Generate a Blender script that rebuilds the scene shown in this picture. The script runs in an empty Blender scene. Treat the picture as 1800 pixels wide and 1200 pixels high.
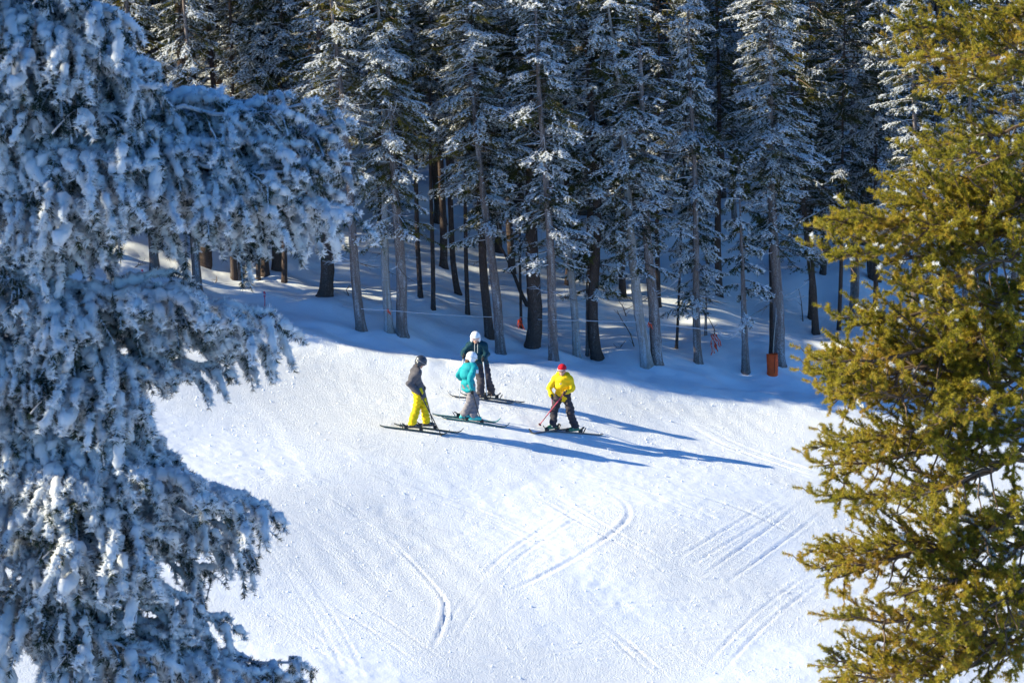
import bpy, math, random
import numpy as np
from mathutils import Vector, Matrix

C = bpy.context.scene.collection
R = math.radians

# ------------------------------------------------------------------ camera, sky, sun, exposure
SC = bpy.context.scene
cam_d = bpy.data.cameras.new('camera'); cam = bpy.data.objects.new('camera', cam_d); C.objects.link(cam)
cam.location = (0, 0, 0); cam.rotation_euler = (R(90 - 10.0), 0, 0)
cam_d.sensor_width = 36; cam_d.lens = 100; cam_d.clip_start = 0.5; cam_d.clip_end = 2000
cam_d.dof.use_dof = True; cam_d.dof.focus_distance = 66; cam_d.dof.aperture_fstop = 18
SC.camera = cam

SUN_AZ = R(-4.0)      # the sun stands to the left and this much behind the forest edge
SUN_EL = R(27.0)
to_sun = Vector((-math.cos(SUN_AZ) * math.cos(SUN_EL), math.sin(SUN_AZ) * math.cos(SUN_EL), math.sin(SUN_EL)))
W = bpy.data.worlds.new('World'); SC.world = W; W.use_nodes = True
nt = W.node_tree; nt.nodes.clear()
sky = nt.nodes.new('ShaderNodeTexSky'); sky.sky_type = 'NISHITA'; sky.sun_disc = False
sky.sun_elevation = SUN_EL; sky.sun_rotation = math.atan2(to_sun.x, to_sun.y)
sky.altitude = 3000; sky.air_density = 1.0; sky.dust_density = 0.0; sky.ozone_density = 8.0
bg = nt.nodes.new('ShaderNodeBackground'); bg.inputs['Strength'].default_value = 0.118
out = nt.nodes.new('ShaderNodeOutputWorld')
tint = nt.nodes.new('ShaderNodeMix'); tint.data_type = 'RGBA'; tint.blend_type = 'MULTIPLY'; tint.inputs[0].default_value = 1.0; tint.inputs[7].default_value = (0.60, 0.96, 1.14, 1)
nt.links.new(sky.outputs[0], tint.inputs[6]); nt.links.new(tint.outputs[2], bg.inputs[0]); nt.links.new(bg.outputs[0], out.inputs[0])
sun_d = bpy.data.lights.new('sun', 'SUN'); sun_d.energy = 5.0; sun_d.angle = R(0.53); sun_d.color = (1.0, 0.93, 0.69)
sun = bpy.data.objects.new('sun', sun_d); C.objects.link(sun)
sun.rotation_euler = to_sun.to_track_quat('Z', 'Y').to_euler()
SC.view_settings.view_transform = 'Standard'; SC.view_settings.look = 'None'
SC.view_settings.exposure = 0.98; SC.view_settings.gamma = 1; SC.view_settings.use_curve_mapping = False
SC.cycles.max_bounces = 6; SC.cycles.diffuse_bounces = 4; SC.cycles.glossy_bounces = 2
SC.cycles.use_denoising = True; SC.cycles.denoiser = 'OPENIMAGEDENOISE'; SC.cycles.denoising_input_passes = 'RGB_ALBEDO_NORMAL'; SC.cycles.denoising_prefilter = 'ACCURATE'

# ------------------------------------------------------------------ terrain
def edge_y(x):                      # the line along which the forest meets the piste
    x = np.clip(np.asarray(x, float), -14, 30); return 69.4 + 0.28 * np.clip(x + 2, 0, 99) + 0.30 * np.clip(-3.5 - x, 0, 99)

def terrain(x, y):
    x = np.asarray(x, float); y = np.asarray(y, float)
    z = -13.5 + 0.100 * (y - 63.6) - 0.180 * x
    z = np.where(x > 40, -13.5 + 0.100 * (y - 63.6) - 0.180 * 40, z)
    z = z + 0.05 * np.sin(x * 0.55 + y * 0.21) + 0.04 * np.sin(x * 0.9 - y * 0.47 + 1.3)
    e = y - edge_y(x)
    k = 1 / (1 + np.exp(-(e + 0.2) * 2.2))          # 0 on the piste, 1 inside the forest
    z = z + 0.16 * np.exp(-((e + 1.1) / 0.75) ** 2) - 0.10 * np.exp(-((e - 1.0) / 1.2) ** 2)
    z = z + k * (0.16 * np.sin(x * 1.15 + 0.6 * np.sin(y * 0.7)) * np.sin(y * 0.83 + x * 0.3) + 0.07 * np.sin(x * 2.7 + y * 1.9) * np.sin(y * 2.3 - x * 0.6))
    z = z + 0.035 * np.clip(y - 88, 0, 400)        # the hill steepens behind
    return z

# ------------------------------------------------------------------ mesh helpers
def new_mesh(name, V, T=None, Q=None, mats=(), mt=None, mq=None, smooth=False):
    V = np.asarray(V, np.float32).reshape(-1, 3)
    me = bpy.data.meshes.new(name)
    nT = 0 if T is None else len(T); nQ = 0 if Q is None else len(Q)
    loops = []; tot = []
    if nT: loops.append(np.asarray(T).reshape(-1)); tot.append(np.full(nT, 3))
    if nQ: loops.append(np.asarray(Q).reshape(-1)); tot.append(np.full(nQ, 4))
    loops = np.concatenate(loops).astype(np.int32); tot = np.concatenate(tot).astype(np.int32)
    start = np.concatenate([[0], np.cumsum(tot)[:-1]]).astype(np.int32)
    me.vertices.add(len(V)); me.vertices.foreach_set('co', V.ravel())
    me.loops.add(len(loops)); me.loops.foreach_set('vertex_index', loops)
    me.polygons.add(len(tot)); me.polygons.foreach_set('loop_start', start); me.polygons.foreach_set('loop_total', tot)
    for m in mats: me.materials.append(m)
    mi = np.concatenate([np.zeros(nT) if mt is None else np.asarray(mt), np.zeros(nQ) if mq is None else np.asarray(mq)]).astype(np.int32)
    me.polygons.foreach_set('material_index', mi)
    me.polygons.foreach_set('use_smooth', np.isin(mi, list(smooth)) if isinstance(smooth, (set, tuple)) else np.full(len(tot), bool(smooth)))
    me.update(calc_edges=True)
    return me

class MB:                            # collects triangles and quads of several materials into ONE mesh
    def __init__(s): s.V = []; s.T = []; s.Q = []; s.mt = []; s.mq = []; s.n = 0
    def add(s, V, T=None, Q=None, m=0):
        V = np.asarray(V, float).reshape(-1, 3)
        if T is not None and len(T):
            s.T.append(np.asarray(T) + s.n); s.mt.append(np.broadcast_to(np.asarray(m), (len(T),)))
        if Q is not None and len(Q):
            s.Q.append(np.asarray(Q) + s.n); s.mq.append(np.broadcast_to(np.asarray(m), (len(Q),)))
        s.V.append(V); s.n += len(V)
    def mesh(s, name, mats, smooth=False):
        cat = lambda a: np.concatenate(a) if a else None
        return new_mesh(name, cat(s.V), cat(s.T), cat(s.Q), mats, cat(s.mt), cat(s.mq), smooth)

def tube(P, rad, sides=6, cap=False):
    P = np.asarray(P, float); n = len(P); rad = np.broadcast_to(np.asarray(rad, float), (n,))
    t = np.gradient(P, axis=0); t /= np.linalg.norm(t, axis=1, keepdims=True) + 1e-9
    ref = np.array([0, 0, 1.0]) if abs(t[0, 2]) < 0.8 else np.array([1.0, 0, 0])
    u = np.cross(t, ref); u /= np.linalg.norm(u, axis=1, keepdims=True) + 1e-9
    v = np.cross(t, u)
    a = np.arange(sides) * 2 * math.pi / sides
    V = P[:, None] + rad[:, None, None] * (np.cos(a)[None, :, None] * u[:, None] + np.sin(a)[None, :, None] * v[:, None])
    i = np.arange(n - 1)[:, None] * sides; j = np.arange(sides)[None]; j2 = (j + 1) % sides
    Q = np.stack([i + j, i + j2, i + sides + j2, i + sides + j], -1).reshape(-1, 4)
    V = V.reshape(-1, 3); T = None
    if cap:
        V = np.vstack([V, P[:1], P[-1:]]); j = np.arange(sides); j2 = (j + 1) % sides; b = (n - 1) * sides
        T = np.vstack([np.stack([j2, j, np.full(sides, n * sides)], -1), np.stack([b + j, b + j2, np.full(sides, n * sides + 1)], -1)])
    return V, T, Q

def unit(a): return a / (np.linalg.norm(a, axis=-1, keepdims=True) + 1e-9)

def rand_perp(rng, D):
    r = rng.normal(size=D.shape); r -= (r * D).sum(-1, keepdims=True) * D
    return unit(r)

def needles(rng, P, D, L, n, ln, wd, spread=0.8, bias=(0, 0, 0)):
    """n needle triangles round each of the shoots P + t*L*D; returns vertices and triangles"""
    S = len(P)
    t = rng.random((S, n, 1)); D3 = np.broadcast_to(D[:, None], (S, n, 3))
    o = rand_perp(rng, D3)
    d = unit(D3 * (1 - spread * 0.55) + o * spread + np.asarray(bias) + rng.normal(size=o.shape) * 0.1)
    b = P[:, None] + D3 * t * L[:, None, None]
    w = rand_perp(rng, d) * wd * 0.5
    l = ln * (0.7 + 0.5 * rng.random((S, n, 1)))
    V = np.stack([b - w, b + w, b + d * l + w * 0.3], 2).reshape(-1, 3)
    T = np.arange(S * n * 3).reshape(-1, 3)
    return V, T

def put(o, label=None, cat=None, group=None, kind=None):
    if label: o['label'] = label
    if cat: o['category'] = cat
    if group: o['group'] = group
    if kind: o['kind'] = kind
    return o

def obj(name, me, parent=None, loc=(0, 0, 0), rot=None, scale=None):
    o = bpy.data.objects.new(name, me); C.objects.link(o); o.parent = parent; o.location = loc
    if rot is not None: o.rotation_euler = rot
    if scale is not None: o.scale = scale if hasattr(scale, '__len__') else (scale,) * 3
    return o

def empty(name, loc, rot=(0, 0, 0)):
    o = bpy.data.objects.new(name, None); C.objects.link(o); o.location = loc; o.rotation_euler = rot; o.empty_display_size = 0.3
    return o

# ------------------------------------------------------------------ materials
class NT:
    def __init__(s, name, rough=0.8, spec=0.2):
        s.m = bpy.data.materials.new(name); s.m.use_nodes = True; s.t = s.m.node_tree; s.b = s.t.nodes['Principled BSDF']
        s.b.inputs['Roughness'].default_value = rough; s.b.inputs['Specular IOR Level'].default_value = spec
        s.tc = s.t.nodes.new('ShaderNodeTexCoord').outputs['Object']
    def L(s, a, b): s.t.links.new(a, b)
    def mapped(s, scale, src=None):
        m = s.t.nodes.new('ShaderNodeMapping'); m.inputs['Scale'].default_value = scale; s.L(src or s.tc, m.inputs[0]); return m.outputs[0]
    def noise(s, scale, detail=3, rough=0.55, vec=None, dist=0.0):
        n = s.t.nodes.new('ShaderNodeTexNoise'); n.inputs['Scale'].default_value = scale; n.inputs['Detail'].default_value = detail
        n.inputs['Roughness'].default_value = rough; n.inputs['Distortion'].default_value = dist; s.L(vec or s.tc, n.inputs['Vector']); return n.outputs['Fac']
    def ramp(s, fac, stops):
        r = s.t.nodes.new('ShaderNodeValToRGB'); e = r.color_ramp.elements
        while len(e) < len(stops): e.new(0.5)
        for k, (p, c) in enumerate(stops): e[k].position = p; e[k].color = (*c, 1) if hasattr(c, '__len__') else (c, c, c, 1)
        s.L(fac, r.inputs[0]); return r.outputs[0]
    def mix(s, f, a, b):
        m = s.t.nodes.new('ShaderNodeMix'); m.data_type = 'RGBA'
        for v, k in ((f, 0), (a, 6), (b, 7)):
            if hasattr(v, 'is_linked') or isinstance(v, bpy.types.NodeSocket): s.L(v, m.inputs[k])
            elif k == 0: m.inputs[0].default_value = v
            else: m.inputs[k].default_value = (*v, 1)
        return m.outputs[2]
    def math(s, op, a, b=0.0):
        m = s.t.nodes.new('ShaderNodeMath'); m.operation = op
        for k, v in enumerate((a, b)):
            if isinstance(v, bpy.types.NodeSocket): s.L(v, m.inputs[k])
            else: m.inputs[k].default_value = v
        return m.outputs[0]
    def bump(s, h, dist, strength=1.0, prev=None):
        b = s.t.nodes.new('ShaderNodeBump'); b.inputs['Distance'].default_value = dist; b.inputs['Strength'].default_value = strength
        s.L(h, b.inputs['Height'])
        if prev: s.L(prev, b.inputs['Normal'])
        return b.outputs[0]
    def col(s, c):
        if isinstance(c, bpy.types.NodeSocket): s.L(c, s.b.inputs['Base Color'])
        else: s.b.inputs['Base Color'].default_value = (*c, 1)
        return s
    def nrm(s, n): s.L(n, s.b.inputs['Normal']); return s

def simple(name, c, rough=0.6, spec=0.3, var=0.15, scale=30, bump=0.0, metal=0):
    m = NT(name, rough, spec); n = m.noise(scale)
    m.col(m.mix(n, tuple(v * (1 - var) for v in c), tuple(min(1, v * (1 + var)) for v in c)))
    if bump: m.nrm(m.bump(m.noise(scale * 2), bump))
    m.b.inputs['Metallic'].default_value = metal
    return m.m

def snow_material():
    m = NT('snow', 0.55, 0.25)
    at = m.t.nodes.new('ShaderNodeAttribute'); at.attribute_name = 'wood'        # 1 inside the forest
    fine = m.noise(24, 4, 0.7); mid = m.noise(3.2, 3, 0.6); lump = m.noise(1.1, 3, 0.5)
    grain = m.noise(42, 2, 0.6)
    patch = m.ramp(m.noise(0.16, 2, 0.5, dist=0.6), [(0.40, 0.12), (0.57, 1.0)])
    h = m.math('ADD', m.math('MULTIPLY', fine, 0.55), m.math('MULTIPLY', grain, 0.22))
    h = m.math('MULTIPLY', h, patch)
    away = m.math('SUBTRACT', 1.0, m.math('MULTIPLY', at.outputs['Fac'], 0.8))
    h = m.math('MULTIPLY', h, away)
    b1 = m.bump(h, 0.085, 1.0)
    b2 = m.bump(mid, 0.016, 1.0, b1)
    b3 = m.bump(lump, 0.03, 1.0, b2)
    m.nrm(b3)
    m.col(m.mix(m.noise(0.8, 3), (0.86, 0.87, 0.885), (0.91, 0.915, 0.92)))
    return m.m

def bark_material(name, a, b, frost=0.45):
    m = NT(name, 0.9, 0.1)
    g = m.noise(1.0, 4, 0.65, m.mapped((26, 26, 5)))
    base = m.mix(m.ramp(g, [(0.35, 0.0), (0.65, 1.0)]), a, b)
    sp = m.noise(1.0, 3, 0.7, m.mapped((30, 30, 16)))
    big = m.noise(1.0, 2, 0.5, m.mapped((1.6, 1.6, 0.5)))
    f = m.ramp(m.math('ADD', sp, m.math('MULTIPLY', big, 0.35)), [(1.0 - frost * 0.55, 0.0), (1.07 - frost * 0.55, 1.0)])
    m.col(m.mix(f, base, (0.62, 0.64, 0.68)))
    m.nrm(m.bump(g, 0.02))
    return m.m

def leaf_material(name, dark, light, warm, scale=3.0, trans=0.3):
    m = NT(name, 0.55, 0.25)
    oi = m.t.nodes.new('ShaderNodeObjectInfo')
    n = m.noise(scale, 3, 0.6); f = m.noise(scale * 9, 1, 0.5)
    k = m.math('ADD', m.math('MULTIPLY', n, 0.7), m.math('MULTIPLY', f, 0.4))
    k = m.math('ADD', k, m.math('MULTIPLY', m.math('SUBTRACT', oi.outputs['Random'], 0.5), 0.12))
    c = m.ramp(k, [(0.40, dark), (0.56, light), (0.72, warm)]); m.col(c)
    tr = m.t.nodes.new('ShaderNodeBsdfTranslucent'); m.L(c, tr.inputs[0]); mx = m.t.nodes.new('ShaderNodeMixShader'); mx.inputs[0].default_value = trans
    m.L(m.b.outputs[0], mx.inputs[1]); m.L(tr.outputs[0], mx.inputs[2]); m.L(mx.outputs[0], m.t.nodes['Material Output'].inputs[0])
    return m.m

M = {}
M['snow'] = snow_material()
M['bark'] = bark_material('grey_bark', (0.055, 0.042, 0.042), (0.30, 0.22, 0.18), 0.48)
M['sunlit_bark'] = bark_material('sunlit_bark', (0.20, 0.165, 0.14), (0.38, 0.33, 0.28), 0.55)  # sunlit look of some trunks put into a paler bark colour
M['dark_bark'] = bark_material('dark_bark', (0.04, 0.028, 0.024), (0.15, 0.105, 0.085), 0.30)
M['twig'] = simple('twig_bark', (0.15, 0.105, 0.075), 0.9, 0.1, 0.4, 12)
M['frosted_twig'] = simple('rimed_twig', (0.50, 0.50, 0.53), 0.9, 0.1, 0.35, 12)
M['rime'] = simple('rime_ice', (0.88, 0.885, 0.90), 0.7, 0.2, 0.05, 18)
def glow_through(m, k):       # light passes through thin rime
    t = m.node_tree; b = t.nodes['Principled BSDF']; tr = t.nodes.new('ShaderNodeBsdfTranslucent'); tr.inputs[0].default_value = (0.90, 0.91, 0.92, 1)
    mx = t.nodes.new('ShaderNodeMixShader'); mx.inputs[0].default_value = k; t.links.new(b.outputs[0], mx.inputs[1]); t.links.new(tr.outputs[0], mx.inputs[2]); t.links.new(mx.outputs[0], t.nodes['Material Output'].inputs[0])
glow_through(M['rime'], 0.42)
M['needle'] = leaf_material('dark_needles', (0.020, 0.030, 0.014), (0.085, 0.090, 0.022), (0.24, 0.19, 0.025), 1.3, 0.45)
M['shade_needle'] = leaf_material('blue_green_needles', (0.012, 0.028, 0.022), (0.030, 0.050, 0.032), (0.06, 0.07, 0.03), 3)
M['gold_needle'] = leaf_material('yellow_green_needles', (0.16, 0.16, 0.018), (0.46, 0.38, 0.040), (0.54, 0.35, 0.06), 5, 0.5)
# ------------------------------------------------------------------ snow ground: one sheet with the ski tracks pressed into it
TRACKS = [   # centre line (metres on the ground), half width, depth, pair spacing
    ([(0.50, 60.43), (0.88, 59.85), (1.86, 58.41), (3.12, 56.75), (3.91, 55.74)], 0.03675, 0.019, 0.42),
    ([(-4.03, 57.86), (-2.77, 56.27), (-2.15, 55.23), (-1.47, 53.51), (-1.24, 52.70), (-1.28, 51.65), (-1.47, 50.06)], 0.03675, 0.03, 0),
    ([(-0.12, 52.98), (1.73, 53.97), (3.34, 55.00), (5.01, 56.10), (6.59, 57.61)], 0.0315, 0.022, 0),
    ([(3.59, 55.27), (3.98, 56.15), (4.93, 58.33), (6.14, 61.12), (7.01, 63.25)], 0.0315, 0.019, 0.5),
    ([(-3.68, 52.45), (-3.09, 51.79), (-1.66, 49.82), (-0.90, 48.78)], 0.0315, 0.0171, 0.6),
    ([(-5.37, 57.01), (-4.57, 55.69), (-3.23, 54.23), (-2.16, 52.29)], 0.0315, 0.01235, 0.3),
    ([(1.54, 53.29), (2.05, 52.51), (2.97, 50.63)], 0.0315, 0.0209, 0.25),
    ([(2.00, 61.10), (2.30, 60.75), (2.56, 59.95), (2.42, 58.93), (1.49, 56.73), (0.50, 54.86), (-0.44, 53.42)], 0.04725, 0.02, 0),
    ([(-3.57, 58.09), (-2.93, 58.44), (-1.45, 59.04), (0.21, 59.75)], 0.0315, 0.0152, 0),
    ([(0.74, 60.55), (3.08, 60.00), (4.87, 59.25), (6.60, 58.25)], 0.03675, 0.0133, 0.9),
    ([(3.87, 67.78), (4.54, 67.42), (5.40, 66.09), (6.94, 65.16), (7.99, 64.97)], 0.0525, 0.0228, 0.4),
    ([(2.22, 68.10), (4.15, 67.73), (5.91, 67.30), (7.99, 67.38)], 0.0525, 0.0171, 0.5),
    ([(-4.21, 60.57), (-2.43, 59.25), (-0.60, 58.49), (1.73, 55.90)], 0.0315, 0.0114, 0.3),
    ([(-6.06, 52.56), (-4.98, 51.41), (-3.48, 49.50), (-2.59, 47.97)], 0.0315, 0.0133, 0.3),
    ([(3.55, 61.87), (5.05, 61.57), (6.45, 60.31)], 0.0735, 0.022, 0),
    ([(-5.15, 63.14), (-3.67, 64.35), (-2.35, 64.10), (0.00, 62.81)], 0.042, 0.0133, 0),
    ([(-7.00, 60.12), (-5.22, 60.87), (-3.11, 60.75)], 0.0315, 0.0114, 0.3),
    ([(-0.51, 49.65), (1.06, 51.29), (3.30, 53.10), (5.65, 54.68)], 0.0315, 0.0114, 0.4),
    ([(-3.96, 64.75), (-3.98, 65.19), (-3.80, 65.38)], 0.0525, 0.03, 0),
    ([(1.67, 68.49), (4.98, 69.80), (8.55, 69.86)], 0.0525, 0.019, 0.6),
    ([(-5.66, 66.32), (-2.72, 66.82), (0.68, 66.99), (3.44, 67.47)], 0.042, 0.0114, 0.5),
    ([(0.97, 59.12), (2.12, 57.39), (3.81, 55.99)], 0.021, 0.0133, 0),
    ([(3.27, 56.63), (4.93, 60.00), (6.85, 64.31)], 0.0315, 0.0152, 0.35),
    ([(3.74, 51.56), (4.86, 54.65), (6.47, 58.18)], 0.0315, 0.0152, 0.35),
    ([(0.00, 61.68), (1.27, 61.96), (3.14, 61.23), (5.26, 59.51)], 0.0315, 0.0133, 0.3),
    ([(2.54, 53.33), (3.83, 51.31)], 0.0315, 0.0152, 0.3),
    ([(-3.39, 54.87), (-1.13, 54.78), (1.14, 55.34), (3.55, 57.43)], 0.02625, 0.0095, 0),
    ([(-5.47, 55.48), (-4.16, 53.10), (-3.08, 49.68), (-2.67, 47.67)], 0.0315, 0.0114, 0.35),
    ([(1.43, 70.36), (4.36, 71.36), (8.12, 72.49)], 0.042, 0.0152, 0.5),
    ([(3.31, 64.85), (4.81, 65.29), (6.65, 65.00)], 0.0315, 0.0152, 0.25),
    ([(-4.47, 64.46), (-3.21, 65.58), (-2.40, 65.46)], 0.0315, 0.0114, 0.2),
    ([(-0.32, 52.25), (0.31, 49.59)], 0.0315, 0.0114, 0.3),
    ([(-1.35, 49.99), (-0.45, 55.06), (1.34, 59.26), (2.50, 60.92)], 0.0315, 0.0095, 0.3),
]
def build_ground():
    fx = np.arange(-11.5, 12.5, 0.05); fy = np.concatenate([np.arange(47.5, 66, 0.06), np.arange(66, 78, 0.10)])
    xs = np.concatenate([-np.geomspace(400, 12.5, 60), fx, np.geomspace(13.0, 400, 60)])
    ys = np.concatenate([np.linspace(-60, 46, 45), fy, np.arange(78.3, 110, 0.4), np.geomspace(111, 700, 50)])
    X, Y = np.meshgrid(xs, ys); Z = terrain(X, Y)
    rng = np.random.default_rng(5)
    i0, i1 = 60, 60 + len(fx); j0, j1 = 45, 45 + len(fy)
    def vnoise(step):
        gx = (fx - fx[0]) / step; gy = (fy - fy[0]) / step
        G = rng.normal(size=(int(gy[-1]) + 3, int(gx[-1]) + 3))
        ax = gx.astype(int); ay = gy.astype(int); tx = gx - ax; ty = gy - ay; tx = tx * tx * (3 - 2 * tx); ty = (ty * ty * (3 - 2 * ty))[:, None]
        return (G[np.ix_(ay, ax)] * (1 - tx) + G[np.ix_(ay, ax + 1)] * tx) * (1 - ty) + (G[np.ix_(ay + 1, ax)] * (1 - tx) + G[np.ix_(ay + 1, ax + 1)] * tx) * ty
    FX, FY = np.meshgrid(fx, fy)
    E = FY - edge_y(FX); pist = 1 / (1 + np.exp(np.clip((E + 1.5) * 3, -30, 30)))
    fade = np.clip((FX - fx[0]) / 1.0, 0, 1) * np.clip((fx[-1] - FX) / 1.0, 0, 1) * np.clip((FY - fy[0]) / 0.6, 0, 1)
    big = vnoise(2.2); polish = 0.35 + 0.65 * (1 / (1 + np.exp(-big * 3)))
    D = (vnoise(0.13) * 0.0042 + vnoise(0.32) * 0.004 + vnoise(0.9) * 0.006) * polish + vnoise(0.45) * 0.018 * (1 - pist)
    # wind-packed streaks and old tracks of one direction
    a = 0.35; U = FX * math.cos(a) + FY * math.sin(a)
    D += 0.004 * np.sin(U * 9 + big) * np.clip(vnoise(3.0), 0, 1) * pist
    brk = vnoise(2.2)
    for pts, hw, dep, gap in TRACKS:
        P = np.array(pts, float)
        if len(P) > 2:                                       # round the corners
            for _ in range(3):
                Q = np.empty((2 * len(P) - 2, 2)); Q[0::2] = P[:-1] * 0.75 + P[1:] * 0.25; Q[1::2] = P[:-1] * 0.25 + P[1:] * 0.75
                P = np.vstack([P[:1], Q[1:-1], P[-1:]])
        for off in ((0,) if not gap else (-gap / 2, gap / 2)):
            best = np.full(FX.shape, 9.0)
            amp = np.clip(np.minimum(np.hypot(FX - P[0, 0], FY - P[0, 1]), np.hypot(FX - P[-1, 0], FY - P[-1, 1])) / 1.6, 0, 1) * np.clip(0.75 + 0.35 * brk, 0.15, 1.3)
            for A, B in zip(P[:-1], P[1:]):
                d = B - A; ln = np.hypot(*d) + 1e-6; n = np.array([-d[1], d[0]]) / ln
                A2 = A + n * off; lo = np.minimum(A2, A2 + d) - 0.5; hi = np.maximum(A2, A2 + d) + 0.5
                x0, x1 = np.searchsorted(fx, [lo[0], hi[0]]); y0, y1 = np.searchsorted(fy, [lo[1], hi[1]])
                if x1 <= x0 or y1 <= y0: continue
                sx = FX[y0:y1, x0:x1] - A2[0]; sy = FY[y0:y1, x0:x1] - A2[1]
                t = np.clip((sx * d[0] + sy * d[1]) / ln ** 2, 0, 1)
                dist = np.hypot(sx - t * d[0], sy - t * d[1])
                best[y0:y1, x0:x1] = np.minimum(best[y0:y1, x0:x1], dist)
            D += -dep * amp * np.exp(-(best / hw) ** 2) + dep * amp * 0.75 * np.exp(-((best - hw * 2.0) / (hw * 0.8)) ** 2)
    Z[j0:j1, i0:i1] += D * fade
    ny, nx = X.shape
    idx = np.arange(ny * nx).reshape(ny, nx)
    Q = np.stack([idx[:-1, :-1], idx[:-1, 1:], idx[1:, 1:], idx[1:, :-1]], -1).reshape(-1, 4)
    me = new_mesh('snow_ground', np.stack([X, Y, Z], -1).reshape(-1, 3), None, Q, [M['snow']], smooth=True)
    at = me.attributes.new('wood', 'FLOAT', 'POINT')
    wood = 1 / (1 + np.exp(-np.clip((Y - edge_y(X) + 0.8) * 2.5, -30, 30)))
    at.data.foreach_set('value', wood.astype(np.float32).ravel())
    put(obj('snow_ground', me), kind='structure')
build_ground()

# ------------------------------------------------------------------ forest tree meshes
def crown_mesh(seed, H=11.0, Rm=1.35, frost=0.5, dens=1.0, droop=0.55, step=0.047):
    """crown of a narrow mountain spruce: boughs from height 0 (its lowest bough) to H"""
    rng = np.random.default_rng(seed); mb = MB()
    P, D, L, F, RR = [], [], [], [], []
    h = 0.0
    while h < H:
        rel = (H - h) / H
        h += step * (0.5 + rng.random()) / dens * (0.7 + 0.6 * (rel > 0.2))
        prof = Rm * min(1.0, rel * 3.2) ** 0.8 * (0.75 + 0.25 * math.sin(h * 1.3 + seed))
        if h < 1.2 and rng.random() < 0.35: continue
        ln = prof * (0.45 + 0.65 * rng.random())
        if rng.random() < 0.08: ln *= 1.35
        az = rng.random() * 2 * math.pi; o = np.array([math.cos(az), math.sin(az), 0.0]); s = np.array([-o[1], o[0], 0.0])
        sl = -droop * (0.5 + 0.8 * rng.random()) * min(1, rel * 1.5 + 0.2); k = 9
        t = np.linspace(0, 1, k); up = 0.28 * ln * t ** 3
        pts = o * (ln * t)[:, None] + s * (0.12 * ln * rng.normal() * t ** 2)[:, None]
        pts[:, 2] = h + sl * ln * t + up + 0.15 * ln * np.sin(t * math.pi)
        V, _, Q = tube(pts, np.linspace(0.016, 0.005, k) * (0.7 + ln * 0.5), 3); mb.add(V, None, Q, 2 if rng.random() < 0.6 else 3)
        nt_ = int(5 + ln * 20 * dens); frb = np.clip(frost * 1.9 * (0.5 + 0.5 * math.sin(h * 2.1 + 2.2 * math.sin(az + seed) + seed)) + 0.45 * rng.normal() + frost * 0.15, 0.0, 0.97)
        tt = 0.22 + 0.78 * rng.random(nt_) ** 0.8; base = np.stack([np.interp(tt, t, pts[:, c]) for c in range(3)], 1)
        sg = np.where(rng.random(nt_) < 0.5, -1, 1)[:, None]
        d = o * (0.55 + 0.5 * rng.random((nt_, 1))) + s * sg * (0.3 + 0.8 * rng.random((nt_, 1))) + np.array([0, 0, 1.0]) * (-0.45 - 1.3 * rng.random((nt_, 1)))
        P.append(base); D.append(unit(d)); L.append((0.14 + 0.22 * rng.random(nt_)) * (0.65 + 0.5 * (1 - tt)) * min(1.2, 0.5 + ln)); F.append(np.full(nt_, frb)); RR.append(np.broadcast_to(o, (nt_, 3)))
    P, D, L, F, RR = map(np.concatenate, (P, D, L, F, RR))
    # needles: slim triangles; rime: blunt little wedges on the upper and outer side
    V, T = needles(rng, P, D, L, 15, 0.062, 0.019, 0.75, (0, 0, -0.10)); mb.add(V, T, None, 0)
    fz = np.repeat(rng.random(len(P)) < np.clip(F, 0, 0.97), 1)
    Pf, Df, Lf = P[fz] + RR[fz] * 0.012 + np.array([0, 0, 0.016]), D[fz], L[fz]
    V, T = needles(rng, Pf, Df, Lf * 1.05, 18, 0.052, 0.031, 0.80, (0, 0, 0.0)); V += np.repeat(RR[fz], 18 * 3, 0) * 0.012
    mb.add(V, T, None, 1)
    return mb.mesh('crown', [M['needle'], M['rime'], M['twig'], M['frosted_twig']])

def bare_mesh(seed, h0, h1, n, long=0.9):
    """dead lower branches, forked and rimed"""
    rng = np.random.default_rng(seed); mb = MB()
    for _ in range(n):
        h = h0 + (h1 - h0) * rng.random() ** 0.7; az = rng.random() * 6.283; ln = long * (0.25 + 0.9 * rng.random()); m = int(rng.random() < 0.6)
        o = np.array([math.cos(az), math.sin(az), 0.0]); t = np.linspace(0, 1, 7)
        dz = rng.uniform(-0.55, 0.25); pts = o * (ln * t)[:, None] + rng.normal(size=3) * 0.10 * ln * (t ** 2)[:, None]; pts[:, 2] += h + ln * (dz * t + 0.25 * t * t)
        V, _, Q = tube(pts, np.linspace(0.014, 0.004, 7), 3); mb.add(V, None, Q, m)
        for q in range(rng.integers(1, 7)):
            a = rng.integers(2, 6); d = unit(pts[a + 1] - pts[a] + rng.normal(size=3) * 0.09); l2 = ln * rng.uniform(0.12, 0.4)
            p2 = pts[a] + d * (l2 * np.linspace(0, 1, 4))[:, None]; p2[:, 2] -= 0.12 * l2 * np.linspace(0, 1, 4) ** 2
            V, _, Q = tube(p2, np.linspace(0.007, 0.003, 4), 3); mb.add(V, None, Q, m)
    return mb.mesh('dead_branches', [M['twig'], M['frosted_twig']])

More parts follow.
